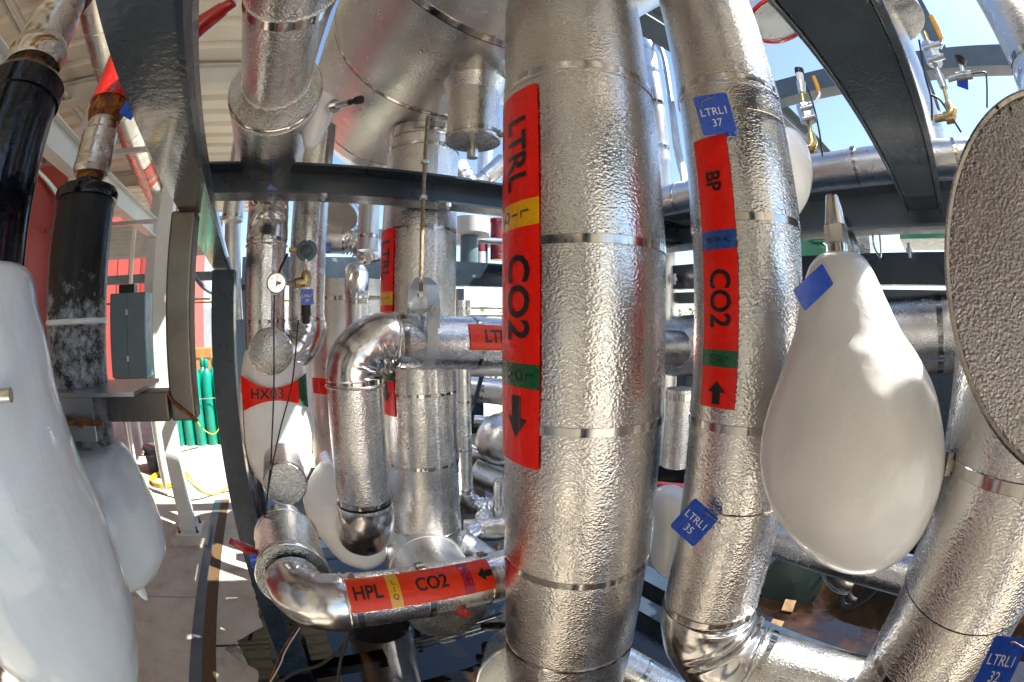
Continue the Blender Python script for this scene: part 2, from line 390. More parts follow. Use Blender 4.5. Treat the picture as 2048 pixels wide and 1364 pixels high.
def vcyl(xl,xr,y,hd):
    a0,a1=az(xl,y),az(xr,y); a=(a0+a1)/2; r=sin((a1-a0)/2)*hd
    c=Cyl((sin(a)*hd,cos(a)*hd,0),(0,0,1),r); c.az=a; c.hd=hd; return c
def frontz(c,y): return zrow(c.az,c.hd-c.r,y)
def ycyl(pL,pR,D):
    def an(p): r=fray(*p); return math.atan2(r.x,r.z)
    a0,a1=an(pL),an(pR); a=(a0+a1)/2; r=sin(abs(a1-a0)/2)*D
    return Cyl((sin(a)*D,0,H+cos(a)*D),(0,1,0),r)
def seg(p0,p1,r): return Cyl(p0,Vector(p1)-Vector(p0),r),(Vector(p1)-Vector(p0)).length
def elbow(p0,d0,p1,d1,r,folds=5,amp=.12,n=96,m=64,bulge=.05,seed=0):
    """formed elbow sheath: leaves p0 along d0, ends at p1 heading d1; irregular creases fan out from the inner corner"""
    p0,p1=Vector(p0),Vector(p1); d0,d1=Vector(d0).normalized(),Vector(d1).normalized(); L=(p1-p0).length*.39
    mb=MB(); rows=[]; nrm=d0.cross(d1).normalized(); rg=random.Random(int(seed*97)+folds)
    cr=[((i+.5+rg.uniform(-.28,.28))/folds,rg.uniform(.45,1.),rg.uniform(.022,.05),rg.uniform(.9,2.2),rg.uniform(-.06,.06)) for i in range(folds)]
    for i in range(m+1):
        t=i/m; b0=p0;b1=p0+d0*L;b2=p1-d1*L;b3=p1
        c=b0*(1-t)**3+b1*3*t*(1-t)**2+b2*3*t*t*(1-t)+b3*t**3
        d=((b1-b0)*(1-t)**2+(b2-b1)*2*t*(1-t)+(b3-b2)*t*t).normalized()
        inn=nrm.cross(d).normalized()
        row=[]
        for k in range(n):
            th=2*pi*k/n; ci=cos(th); wi=max(0,(ci+.45)/1.45)**1.2; e=sin(pi*t)**.5; f=0
            for tc_,a_,w_,ex,sk in cr:
                tt=tc_+sk*sin(th)*3*(1-wi)+(tc_-.5)*.5*(1-wi)
                f+= a_*wi**ex*(.8*math.exp(-((t-tt-w_*1.2)/w_)**2)-1.0*math.exp(-((t-tt)/(w_*.8))**2))
            rr=r*(1+f*amp*e*1.5-.15*wi*e+bulge*(1-wi)*e+.03*e*noise.noise(Vector((ci*2,sin(th)*2,t*5+seed))))
            row.append(c+(inn*ci+nrm*sin(th))*rr)
        rows.append(row)
    return mb.grid(rows,True)
def bead(c,s,rr,n=64,t=.004): # rolled rim
    mb=MB(); rows=[[c.o+c.a*(s+sin(q)*t)+(c.u*cos(2*pi*k/n)+c.v*sin(2*pi*k/n))*(rr+cos(q)*t) for k in range(n)] for q in [pi*2*j/8 for j in range(9)]]
    return mb.grid(rows,True)
def catm(xs,t):
    n=len(xs)-1; f=t*n; i=min(int(f),n-1); u=f-i; p0=xs[max(i-1,0)];p1=xs[i];p2=xs[i+1];p3=xs[min(i+2,n)]
    return .5*(2*p1+(p2-p0)*u+(2*p0-5*p1+4*p2-p3)*u*u+(3*p1-p0-3*p2+p3)*u**3)
def blob(rows,hd,azc=None,depth=1.0,amp=.006,n=96,m=110,nscale=7,seed=0,captop=.35,capbot=.6,lean=0):
    """ice mass from a profile measured on the photo: rows of (photo row, left column, right column)"""
    R_=[]
    for y,xl,xr in rows:
        a1=az(xr,y)
        if azc is None: a0=az(xl,y); a=(a0+a1)/2; h=(a1-a0)/2
        else: a=azc; h=a1-azc
        r=sin(h)*hd; R_.append((zrow(a,hd,y),sin(a)*hd,cos(a)*hd,r))
    zs,cx,cy,rs=zip(*R_); mb=MB(); out=[]
    for i in range(m+1):
        t=i/m; z=catm(zs,t); r=max(.002,catm(rs,t)); c=Vector((catm(cx,t),catm(cy,t),z)); row=[]
        f=1.
        for k in range(n):
            q=2*pi*k/n; d=Vector((cos(q),sin(q),0)); p=c+d*r
            nn=noise.noise(p*nscale+Vector((seed,0,0)))*amp+noise.noise(p*nscale*3+Vector((0,seed,0)))*amp*.3
            row.append(c+d*max(.001,r+nn*min(1,r*12)))
        out.append(row)
    return mb.grid(out,True,True,True)
def hbox(x0,x1,y0,y1,z0,z1): return MB().box((x0,y0,z0),(x1,y1,z1))
def cable(pts,r,n=10): return MB().tube(pts,r,n,True,8)
def ibeam(axis,a0,a1,c,z0,z1,fw,t=.009,web='mid'):
    """rolled section along axis 'x' or 'y' from a0 to a1; c: coordinate across; fw: flange width; web: mid/lo/hi (I or channel)"""
    mb=MB()
    def b(c0,c1,za,zb):
        mb.box((a0,c0,za),(a1,c1,zb)) if axis=='x' else mb.box((c0,a0,za),(c1,a1,zb))
    b(c-fw/2,c+fw/2,z0,z0+t); b(c-fw/2,c+fw/2,z1-t,z1)
    wc={'mid':c,'lo':c-fw/2+t/2,'hi':c+fw/2-t/2}[web]; b(wc-t/2,wc+t/2,z0+t,z1-t)
    return mb
#=BODY=
# ================================================================ SETTING
struct('ground',MB().grid([[(-220,-220,0),(220,-220,0)],[(-220,220,0),(220,220,0)]]),CONC)
mb=MB(); rows=[]
for i in range(700):
    y=-5+i*.0155; xl=-.47+.13*noise.noise(Vector((y*1.3,3,0)))+.05*noise.noise(Vector((y*5,1,0)))+.015*noise.noise(Vector((y*19,1,0)))
    if 2.05<y<2.5: xl-=.24*(1-abs(y-2.27)/.23)
    rows.append([(xl+(9-xl)*j/4,y,.004) for j in range(5)])
struct('wet_floor',mb.grid(rows),WET)
struct('trench_edge',hbox(-.965,-.875,-6,4.9,-.02,.006),GREYP)
struct('trench',hbox(-.875,-.775,-6,4.9,-.02,.005),GRIT)
struct('floor_joint',hbox(-.775,-.2,2.30,2.315,-.01,.0062),BLACKR)
struct('floor_joint',hbox(-9,-.965,2.9,2.912,-.01,.0042),GREYB)
struct('floor_joint',hbox(-9,-.775,5.35,5.362,-.01,.0042),GREYB)
# canopy deck (ribbed), its fascia, red wall
rows=[]; y=-9.
prof=[(0,0),(.09,0),(.12,.05),(.18,.05),(.21,0),(.3,0)]
mb=MB()
while y<8.2:
    for dy,dz in prof[:-1]: rows.append([(-9,y+dy,4.0+dz),(-4,y+dy,4.0+dz),(.05,y+dy,4.0+dz)])
    y+=.3
mb.grid(rows); mb.box((-9,-9,4.08),(.05,8.2,4.12))
c=link('canopy_roof',mb,BEIGE,smooth=False); tag(c,'beige ribbed metal canopy roof deck overhead on the left','roof')
t=thing('roof_truss','white steel frame of columns and beams carrying the canopy over the red wall','frame',(-1.8,3.1,0))
for y in (-2.2,3.15,5.75):
    link('column',hbox(-1.88,-1.72,y-.08,y+.08,0,3.9),WHITEP,t)
link('beam',ibeam('y',-8,8.2,-1.8,3.08,3.3,.14),WHITEP,t)
for y in (.3,3.15,5.75): link('rafter',ibeam('x',-9,.05,y,3.78,3.97,.12),WHITEP,t)
for y in (3.15,5.75):
    mb=MB().tube([(-1.8,y,3.15),(-2.85,y-.02,3.75)],.035,4); link('brace',mb,WHITEP,t)
c=link('beige_wall',hbox(-3.05,-2.85,-9,1.2,0,3.96),BEIGE,smooth=False); tag(c,'plain beige wall under the canopy behind the viewpoint','wall')
c=link('red_wall',hbox(-3.05,-2.85,1.2,6.35,0,3.96),REDW,smooth=False); tag(c,'dark red painted wall under the canopy behind the black vessels','wall')
mb=MB(); rows=[]
for i in range(40):
    z=3.2+i*.018; rows.append([(-7,8.26+(.02 if i%4<2 else 0),z),(-1.15,8.26+(.02 if i%4<2 else 0),z)])
mb.grid(rows); mb.box((-7,8.3,3.2),(-1.15,8.36,3.92)); c=link('rolling_shutter',mb,FASC,smooth=False); tag(c,'grey ribbed shutter housing under the far edge of the canopy','shutter')
c=link('cross_rail',hbox(-7,-1.2,8.1,8.2,2.72,2.88),GREYP,smooth=False); tag(c,'grey blue horizontal rail below the shutter housing','rail')
# far red building, grey block, crates
t=thing('red_building','sunlit red building beyond the far end of the canopy','building',(-7.5,11,0))
link('wall',hbox(-13,-3.5,11,20,0,6.2),REDF,t,smooth=False); link('corner_trim',hbox(-3.72,-3.46,10.96,11.2,0,6.3),REDW,t,smooth=False)
mb=MB()
for k in range(26): mb.box((-13+k*.37,10.97,0),(-12.95+k*.37,11.02,6.2))
link('ribs',mb,REDF,t,smooth=False)
c=link('red_shed',MB().prism([(-2.6,0),(-1.6,0),(-1.6,3.2),(-3.4,4.3),(-3.4,0)],frame((0,14,0),(0,1,0),(1,0,0)) ,3),REDF,smooth=False); tag(c,'small red shed with sloping roof beyond the gas cylinders','shed')
c=link('grey_building',hbox(-14,1.5,26,30,0,2.75),GREYB,smooth=False); tag(c,'long low grey building far behind the gas cylinders','building')
for i,(x,y,h_) in enumerate([(-2.75,12,1.45),(-2.2,12.2,1.3)]):
    t=thing('crate',['tall brown slatted crate behind the gas cylinders, left one','shorter brown slatted crate behind the gas cylinders, right one'][i],'crate',(x,y,0),'brown crates')
    link('box',hbox(x-.3,x+.3,y-.3,y+.3,0,h_),CARD,t,smooth=False)
    mb=MB()
    for q in range(4): mb.box((x-.32,y-.33,.1+q*h_/4),(x+.32,y-.3,.18+q*h_/4))
    link('slats',mb,CARD,t,smooth=False)
# white column near the trench
t=thing('white_column','tall white square column bolted to a concrete plinth beside the floor trench','column',(-1.13,3.98,0))
link('plinth',hbox(-1.33,-.93,3.78,4.2,0,.07),CONC,t,smooth=False)
link('base_plate',hbox(-1.27,-.99,3.84,4.14,.07,.09),WHITEP,t,smooth=False)
link('shaft',hbox(-1.2,-1.06,3.91,4.05,.09,3.98),WHITEP,t,smooth=False)
for dx in(-.1,.1):
    for dy in(-.11,.11):
        b=MB().lathe((-1.13+dx,3.99+dy,.09),(0,0,1),[(0,.009),(.06,.009)],8).lathe((-1.13+dx,3.99+dy,.09),(0,0,1),[(0,.018),(.018,.018)],6)
        link('anchor_bolt',b,RUST,t)
# gas cylinders
def gascyl(x,y,lab):
    t=thing('gas_cylinder',lab,'gas cylinder',(x,y,0),'teal gas cylinders')
    link('body',MB().lathe((x,y,0),(0,0,1),[(0,.09),(.02,.1),(1.1,.1),(1.17,.085),(1.23,.05),(1.25,.035)],20),TEAL,t)
    link('cap',MB().lathe((x,y,1.25),(0,0,1),[(0,.035),(.02,.045),(.12,.045),(.15,.03),(.155,0)],14),TEAL,t)
    return t
GC=[]
k=0
ordn=['first','second','third','fourth','fifth','sixth','seventh','eighth']
for row,yy in enumerate((7.35,7.62)):
    for i in range(8):
        GC.append(gascyl(-2.35+i*.215+row*.1,yy+.02*(i%2),'teal gas cylinder, %s from the left in the %s row by the yard edge'%(ordn[i],['front','back'][row])))
c=link('retaining_chain',MB().tube([(-2.5,7.23,.8),(-1.6,7.22,.78),(-.75,7.23,.8)],.008,6),GALV); tag(c,'pale chain strung across the front of the teal gas cylinders','chain')
# bucket with lid, hoses on the floor
t=thing('bucket','black lidded bucket standing by the red wall end near yellow hose','bucket',(-2.05,6.05,0))
link('pail',MB().lathe((-2.05,6.05,0),(0,0,1),[(0,.12),(.3,.15),(.31,.16),(.33,.16)],28),BLACKR,t)
link('lid',MB().lathe((-2.05,6.05,.33),(0,0,1),[(0,.165),(.03,.165),(.035,.1),(.03,0)],28),GREYP,t)
link('upper_rim',MB().lathe((-2.05,6.05,.24),(0,0,1),[(0,.152),(.0,.165),(.02,.165),(.02,.15)],28),GREYP,t)
pts=[]
for k in range(46): a=k*.42; pts.append((-1.72+.26*cos(a)*(1+.03*k/10),5.6+.3*sin(a),.012+.0012*k))
pts+= [(-1.2,5.2,.014),(-.95,5.05,.014),(-.7,5.5,.014),(-.3,5.9,.014)]
c=link('coiled_hose',MB().tube(pts,.011,8,True,3),YHOSE); tag(c,'yellow hose coiled on the sunlit concrete beside the bucket','hose')
c=link('floor_cable',cable([(-1.9,5.2,.01),(-1.3,4.9,.01),(-.9,5.1,.01),(-.2,5.4,.01)],.007),BLACKR); tag(c,'thin black cable lying on sunlit floor behind the white column','cable')
c=link('yellow_tube',cable([(-1.55,7.1,1.05),(-1.5,7.0,.6),(-1.35,6.95,.35),(-1.15,6.95,.28),(-1.0,7.0,.5)],.008),YHOSE); tag(c,'thin yellow tube drooping in front of the gas cylinders','hose')
# cabinet
t=thing('control_cabinet','slate blue two door steel cabinet on a stand in front of the white columns','cabinet',(-1.86,5.1,0))
link('body',hbox(-2.12,-1.62,4.95,5.25,1.42,2.34),CAB,t,smooth=False)
for i,(a,b) in enumerate(((-2.115,-1.873),(-1.867,-1.625))):
    d=link('door',hbox(a,b,4.93,4.95,1.43,2.33),CAB,t,smooth=False)
link('latch',hbox(-1.885,-1.855,4.92,4.932,1.6,1.66),GALV,t,smooth=False); link('latch',hbox(-1.885,-1.855,4.92,4.932,2.1,2.16),GALV,t,smooth=False)
link('sill',hbox(-2.1,-1.64,4.97,5.23,1.3,1.42),TUBE,t,smooth=False)
for x in (-2.08,-1.66): link('leg',hbox(x-.02,x+.02,5.08,5.12,0,1.3),GALV,t,smooth=False)
c=link('junction_box',hbox(-2.02,-1.8,5.0,5.15,2.345,2.44),DGREEN,smooth=False); tag(c,'dark green junction box on top of the slate cabinet','box')
t=thing('wall_panel','tall pale grey electrical panel against the red wall behind black vessels','panel',(-2.78,3.0,1.9))
link('case',hbox(-2.85,-2.62,2.45,3.5,1.6,2.95),GALV,t,smooth=False); link('cover',hbox(-2.62,-2.6,2.5,3.45,2.3,2.9),FASC,t,smooth=False); link('cover',hbox(-2.62,-2.6,2.5,3.45,1.65,2.25),FASC,t,smooth=False)
t=thing('handrail','white bent pipe handrail at the end of the red wall','rail',(-2.4,6.2,0))
link('rail',cable([(-2.84,5.6,.95),(-2.5,5.62,1.0),(-2.3,5.65,.95),(-2.25,5.66,.8),(-2.25,5.66,.05)],.025),WHITEP,t); link('foot',MB().lathe((-2.25,5.66,0),(0,0,1),[(0,.06),(.015,.06),(.02,.03)],16),WHITEP,t)
# ducts and conduits below the canopy
def ypipe(name,lab,cat,pL,pR,D,y0,y1,m,straps=(),par=0,st=.02,joints=(),caps=True,skew=0):
    c=ycyl(pL,pR,D)
    if skew: c=Cyl(c.o-Vector((0,0,0)),Vector((skew,1,0)),c.r)
    t=thing(name,lab,cat,c.o+c.a*y0); link('jacket',c.jacket(y0,y1,joints,48,caps,caps,seam=2.5),m,t)
    for s in straps: c.strap(s,st,0,t,n=48)
    return t,c
def duct(lab,pa,pb,z,r,y0,y1,step):
    a,b_=P(*pa,z=z),P(*pb,z=z); c=Cyl(a,b_-a,r); t=thing('silver_duct',lab,'duct',a-Vector((0,0,r))); link('jacket',c.jacket(y0,y1,(),48,seam=2.5),GALVP,t)
    k=y0+.2
    while k<y1: c.strap(k,.006,0,t,n=48); k+=step
    return t,c
t,c=duct('large round silver duct with orange labels running below the canopy',(248,212),(308,380),3.735,.15,-4,3.2,.42)
s,f=c.hit(303,352); link('pipe_label',c.patch(s-.32,s+.32,f-.45,f+.45,.004),VORG,t); link('label_stripe',c.patch(s+.08,s+.14,f-.45,f+.45,.006),VYEL,t); link('label_stripe',c.patch(s-.01,s+.05,f-.45,f+.45,.006),VBLU,t)
t,c=duct('slimmer silver duct hugging the right side of the large labelled duct',(276,208),(338,372),3.74,.07,-4,3.2,.42)
s,f=c.hit(322,338); link('pipe_label',c.patch(s-.3,s+.25,f-.5,f+.5,.004),VORG,t)
t,c=ypipe('silver_duct','thin bright conduit pair left of the large duct under the canopy','duct',(93,155),(104,160),2.9,-1,4.4,GALV,[],caps=True)
t,c=ypipe('silver_duct','thin pale blue conduit under the canopy beside the bright pair','duct',(108,158),(124,163),2.85,-1,4.4,WHITEP,[],caps=True)
for i,(x,lab) in enumerate([(-2.7,'galvanised conduit bending down the red wall'),(-2.62,'second galvanised conduit bending down the red wall')]):
    c=link('conduit',cable([(-2.78,1.6+i*.1,3.6),(-2.78,3.0+i*.1,3.5),(-2.78,4.1+i*.12,3.4),(-2.78,4.4+i*.12,3.2),(-2.78,4.42+i*.12,2.6),(-2.78,4.42+i*.12,.6)],.022),GALV); tag(c,lab,'conduit')
for i,(y,z,lab) in enumerate([(3.4,3.35,'slotted strut channel crossing below the canopy near the column top'),(4.3,2.95,'slotted strut channel crossing in front of the red wall'),(7.6,2.35,'slotted strut channel spanning between the far white columns')]):
    mb=ibeam('x',-2.85,-1.2,y,z,z+.04,.04,.004)
    c=link('strut_channel',mb,GALV,smooth=False); tag(c,lab,'channel')
for i,(x,lab) in enumerate([(-2.55,'white conduit rising to the canopy by the sunlit red building'),(-1.42,'rust brown vertical gas line with a small valve near the white column')]):
    y=[6.9,5.4][i]; z0=[0.1,1.75][i]
    c=link('standpipe',MB().tube([(x,y,z0),(x,y,3.9)],[.035,.018][i],12,True),[WHITEP,RUST][i]); tag(c,lab,'pipe')
t=thing('valve','small brass ball valve at the foot of the rust brown gas line','valve',(-1.42,5.4,1.7))
link('body',MB().lathe((-1.42,5.4,1.6),(0,0,1),[(0,.02),(.03,.035),(.08,.035),(.12,.02),(.16,.028),(.2,.02)],12),BRASS,t); link('handle',hbox(-1.52,-1.4,5.36,5.38,1.7,1.72),BRASS,t,smooth=False)
c=link('sagging_cable',cable([(-1.25,5.6,2.75),(-1.0,5.7,2.42),(-.7,5.8,2.32),(-.35,5.9,2.36),(.2,6,2.7)],.03),GREYP); tag(c,'thick grey cable sagging against the white sky beyond the canopy','cable')
c=link('overhead_cable',cable([(-4,9,2.42),(-1,9.3,2.38),(3,9.6,2.4)],.02),RUST); tag(c,'thin brown line strung across the white sky','cable')
# ================================================================ SKID FRAME
t=thing('overhead_beam','large dark I beam crossing the top left corner above the black vessels','beam',(-.2,1.2,2.23))
a=Vector((-.187,.2,2.23)); d=Vector((-.068,1,0)).normalized(); M=frame(a,d,(1,0,0))   # local z along the beam
prof_len=3.62
def bx(x0,x1,z0,z1,name,m,l0=-1.4,l1=prof_len):
    mb=MB(); r=Vector((1,0,0)); r=(r-d*r.dot(d)).normalized()
    c=[a+r*x+Vector((0,0,z))+d*l for l in(l0,l1) for x,z in((x0,z0),(x1,z0),(x1,z1),(x0,z1))]
    i=mb.vs(c)
    for f in((0,3,2,1),(4,5,6,7),(0,1,5,4),(1,2,6,5),(2,3,7,6),(3,0,4,7)): mb.f.append(tuple(i+k for k in f))
    return link(name,mb,m,t,smooth=False)
bx(0,.075,0,.012,'bottom_flange',BEAMR); bx(.060,.073,.012,.052,'web',BEAMR); bx(-.0,.073,.052,.060,'top_flange',BEAMR)
bx(.075,.082,-.006,.016,'edge_lip',BLUEP)
def post(x0,x1,y0,y1,z0,z1,lab,m=BLUEP):
    t=thing('skid_post',lab,'post',((x0+x1)/2,(y0+y1)/2,z0)); 
    link('shaft',hbox(x0,x1,y0,y1,z0,z1),m,t,smooth=False); return t
p=P(430,700,hd=2.02)
t=post(-.315,-.205,2.02,2.14,.16,2.225,'dark blue skid post at the front left, rising beside the floor trench'); link('foot',hbox(-.36,-.16,1.98,2.2,.004,.16),BLUEP,t,smooth=False)
t=post(-.36,-.245,3.62,3.74,.05,2.33,'second dark blue skid post just behind the front left one')
c=link('cross_beam',ibeam('x',-.42,2.6,1.56,2.43,2.545,.11,.009,'hi'),BLUEP,smooth=False); tag(c,'dark blue channel beam crossing in front of the big vertical pipe at upper left','beam')
c=link('cross_beam',hbox(-.3,4.2,3.6,3.72,2.28,2.50),BLUEP,smooth=False); tag(c,'dark blue beam further back behind the pressure gauge','beam')
c=link('cross_beam',hbox(-.36,.5,3.3,3.42,.28,.42),BLUEP,smooth=False); tag(c,'low dark beam behind the valve body near the floor','beam')
c=link('cross_beam',hbox(-.3,.42,2.5,2.62,.50,.60),BLUEP,smooth=False); tag(c,'dark skid beam just below the smooth lower elbow','beam')
c=link('cross_beam',hbox(-.245,-.205,2.2,3.62,1.05,1.15),BLUEP,smooth=False); tag(c,'short dark tie between the two left skid posts','beam')
# right-hand frame
c=link('side_beam',ibeam('y',-2.5,3.55,2.06,2.40,2.60,.16,.012,'hi'),GREYP,smooth=False); tag(c,'grey blue beam carrying the silver pipe at right, under the open sky','beam')
mb=MB().box((.3,0.0,2.47),(2.0,.155,2.60)); mb.box((.3,-.022,2.455),(2.0,.0,2.62)); mb.box((.3,.155,2.462),(2.0,.166,2.61))
o=link('thick_beam',mb,BEAMR,smooth=False); md=o.modifiers.new('b','BEVEL'); md.width=.006; md.segments=3
tag(o,'thick glossy grey beam descending across the upper right onto the side beam','beam')
c=link('high_beam',ibeam('x',1.2,7,1.35,3.72,3.92,.18,.012),GREYP,smooth=False); tag(c,'high grey beam crossing the sky behind the thick glossy beam','beam')
t=thing('high_frame','grey beam corner with gusset and lifting eye at the top right','beam',(3.0,-.2,3.6))
link('beam',hbox(2.9,3.05,-1.2,1.6,3.62,3.78),GREYP,t,smooth=False)
# wide channel and box behind the main ice mass
c=link('channel_beam',ibeam('y',-1.6,3.5,2.36,2.19,2.345,.10,.012,'lo'),BLUEP,smooth=False); tag(c,'dark channel beam with hanging bolt behind the large ice mass','beam')
c=link('tray',hbox(2.36,2.5,-1.6,3.5,2.10,2.17),GREYP,smooth=False); tag(c,'pale grey tray edge above the big horizontal silver pipe','tray')
for i,(px,py,lab) in enumerate([(1819,503,'zinc bolt hanging under the dark channel right of the ice mass'),(1349,560,'zinc bolt under the dark channel seen between two tall pipes')]):
    q=P(px,py,X=2.27); c=link('bolt',MB().lathe(q+Vector((0,0,-.03)),(0,0,1),[(0,.010),(.025,.010),(.025,.022),(.045,.022),(.045,.014),(.07,.014)],10),ZINC); tag(c,lab,'bolt')
c=link('base_beam',ibeam('y',-1,1.7,1.70,.2,.35,.12,.01),BLUEP,smooth=False); tag(c,'dark skid base beam low on the wet floor between two pipes','beam')
c=link('base_beam',ibeam('y',-1,3.6,2.1,.02,.25,.16,.01),BLUEP,smooth=False); tag(c,'dark skid base beam along the far right side of wet floor','beam')
# ================================================================ MAIN PIPES
def pipething(name,lab,c,s0,s1,m=ALU,joints=(),straps=(),sw=.02,buckle=None,seam=None,n=72,cat='pipe',capa=True,capb=True,group=None):
    t=thing(name,lab,cat,c.p(s0,0,-c.r),group); link('jacket',c.jacket(s0,s1,joints,n,capa,capb,seam),m,t)
    for i,s in enumerate(straps): c.strap(s,sw,0,t,n=n,buckle=(buckle[i] if isinstance(buckle,(list,tuple)) else buckle))
    return t
# the big central pipe
M_=vcyl(1008,1332,600,1.0); Z=lambda y:frontz(M_,y)
t=pipething('main_pipe','biggest embossed silver pipe, upright in the centre, with a long red liquid label',M_,.3,2.86,
  joints=[Z(1188),Z(878),Z(486),Z(140)],straps=[Z(1174),Z(866),Z(476),Z(128)],sw=.019,seam=-2.4,n=128)
M_.strap(Z(1345),.012,0,t,n=96)
ph=M_.hit(1082,700)[1]; ph0=-1.62; w_=(ph-ph0)
zt=M_.hit(1071,168)[0]; zb=M_.hit(1080,940)[0]; hz=lambda y:M_.hit(1078,y)[0]
def fr_(px,y): return (M_.hit(px,y)[1]-ph0)/w_
sticker(M_,t,zb,zt,ph0,ph,[(hz(448),hz(394),VYEL),(hz(780),hz(730),VGRN)],
  [('text','LTRL',(hz(205)+hz(385))/2,fr_(1036,300)-.02,.088),('stack','LIQ',(hz(394)+hz(448))/2,fr_(1038,420)-.05,.034),
   ('text','CO2',(hz(510)+hz(675))/2,fr_(1036,600)-.0,.098),('stack','LOW',(hz(730)+hz(780))/2,fr_(1040,755),.034),
   ('arrow','',(hz(803)+hz(880))/2,fr_(1036,840),.088)],'down')
# branch pipe pipe with blue tags
P2=vcyl(1388,1606,600,.95); Z=lambda y:frontz(P2,y)
t=pipething('pressure_pipe','tall embossed pipe right of the biggest one, tagged 37 and 35',P2,Z(1262),2.9,joints=[Z(877),Z(445),Z(165)],straps=[Z(1252),Z(862),Z(432),Z(152)],sw=.017,seam=1.15,n=110,buckle=[1.05,1.2,None,None])
p0=P2.hit(1411,600)[1];p1=P2.hit(1478,600)[1]; hz=lambda y:P2.hit(1445,y)[0]
sticker(P2,t,hz(817),hz(270),p0,p1,[(hz(498),hz(460),VBLU),(hz(734),hz(700),VGRN)],
 [('text','BP',hz(360),.5,.045),('stack','VAP',hz(479),.5,.02),('text','CO2',hz(596),.5,.062),('stack','LOW',hz(717),.5,.018)],'down')
o=[x for x in t.children if x.name.startswith('pipe_label')][0]
wrapmesh(arrowmesh(.045,.04),lambda x,y:P2.p(hz(786)+x,(p0+p1)/2-y/P2.r,.0058),.012,'arrow',INK,o)
zb=Z(1262); C0=Vector((P2.o.x,P2.o.y,zb))
el_=elbow(C0,(0,0,-1),C0+Vector((.05,-.16,-.19)),(.25,-.95,-.12),P2.r*1.02,4,.26,120,90,.03,1.0); link('elbow',el_,ELB,t)
c=Cyl(C0+Vector((.05,-.16,-.19)),(.25,-.95,-.12),P2.r*.93); link('jacket',c.jacket(-.01,.9,(),64),ALU,t); c.strap(.02,.018,0,t)
# right-hand pipe
a0=az(1893,860); P3=Cyl((sin(a0+R(11.2))*.9,cos(a0+R(11.2))*.9,0),(0,0,1),sin(R(11.2))*.9); P3.az=a0+R(11.2);P3.hd=.9
h3=lambda px,py:P3.hit(px,py)[0]
t=pipething('right_pipe','embossed pipe at the right edge behind the big round end cap',P3,.3,2.10,joints=[h3(1824,1200),h3(1764,1361)],straps=[h3(1960,960),h3(1755,1320)],sw=.021,n=110,seam=2.2)
P3.strap(h3(1824,1196),.004,0,t,n=96,m=BLACKR)
b=MB(); s=h3(1960,958); f=P3.hit(1897,940)[1]; Mx=frame(P3.p(s,f,.004),P3.u*cos(f)+P3.v*sin(f),P3.a); b.box((-.019,-.014,-.002),(.019,.014,.011),Mx); o=link('buckle',b,BUCK,t,smooth=False)
# round end cap of the valve cover in front of it
na=R(102); nv=Vector((sin(na),cos(na),0)); dc=nv*.57+Vector((nv.y,-nv.x,0))*.09+Vector((0,0,H+.06)); rr=.21
t=thing('valve_cover','big round embossed end cap facing the camera at the right edge','cover',dc-Vector((0,0,rr)))
mb=MB().lathe(dc,nv,[(.0,0),(.001,rr*.5),(.003,rr*.9),(.004,rr-.004)],128); link('end_cap',mb,DISC,t)
for px,py in ((1995,216),(2021,218)):
    d=fray(px,py); q=CAM+d*((dc-CAM).dot(nv)/d.dot(nv)); link('hole',MB().lathe(q-nv*.001,nv*-1,[(0,.003),(.0014,.003),(.0015,0)],10),BLACKR,t)
mb=MB().lathe(dc,nv,[(.001,rr-.006),(-.002,rr-.002),(.001,rr+.002),(.02,rr+.002),(.022,rr-.001),(.16,rr-.001),(.163,rr-.02)],128,False); link('rim',mb,BUCK,t)
b=MB(); u=Vector((nv.y,-nv.x,0)); ang=R(218); q=dc+(u*-cos(R(218-180))+Vector((0,0,-sin(R(218-180)))))*(rr+.004)+nv*.012
c_=Cyl(dc,nv,rr+.002); s,f=c_.hit(1944,812); b.box((-.012,-.03,-.004),(.012,.03,.010),frame(c_.p(.012,f,0),c_.u*cos(f)+c_.v*sin(f),nv)); link('clasp',b,BUCK,t,smooth=False)
# far vertical liquid pipe and the vessel above it
V_=ycyl((640,117),(1003,215),1.45); V_=Cyl((V_.o.x,0,V_.o.z),(0,1,0),V_.r)
vy=lambda px,py:V_.hit(px,py)[0]
y2,y3,y1=vy(750,177),vy(693,300),vy(912,47)
t=thing('pressure_vessel','huge embossed horizontal vessel overhead running away from the camera','vessel',V_.o+Vector((0,-1.2,-V_.r)))
mb=V_.jacket(-1.4,y3+.10,(y1,y2,y3),128,True,False,seam=None,flare=.002); link('shell',mb,ALUF,t)
mb=MB().lathe(V_.o+Vector((0,y3+.10,0)),(0,1,0),[(0,V_.r),(.12,V_.r*.96),(.26,V_.r*.80),(.36,V_.r*.52),(.40,.15),(.405,0)],96); link('end_dome',mb,ALUF,t)
V_.strap(y1,.03,0,t,n=128); V_.strap(y2,.02,0,t,n=128); V_.strap(y1+.017,.005,0,t,n=128,m=BLACKR); V_.strap(y2+.013,.005,0,t,n=128,m=BLACKR); V_.strap(y3,.012,0,t,n=128)
B12=vcyl(762,912,600,1.9); Z=lambda y:frontz(B12,y)
t=pipething('liquid_pipe','upright embossed pipe behind the hanger with a narrow red liquid label',B12,Z(1108),2.84,joints=[Z(1085),Z(942),Z(796),Z(452)],straps=[Z(1080),Z(940),Z(793),Z(452),Z(283)],sw=.014,seam=R(20),n=96,buckle=[.3,.2,.35,.25,.5])
link('skirt',MB().lathe((B12.o.x,B12.o.y,Z(1130)),(0,0,1),[(0,B12.r*1.12),(.02,B12.r*1.10),(.04,B12.r*1.02)],64),ALU,t)
B12.strap(Z(264)+.03,.05,0,t,dr=.006)
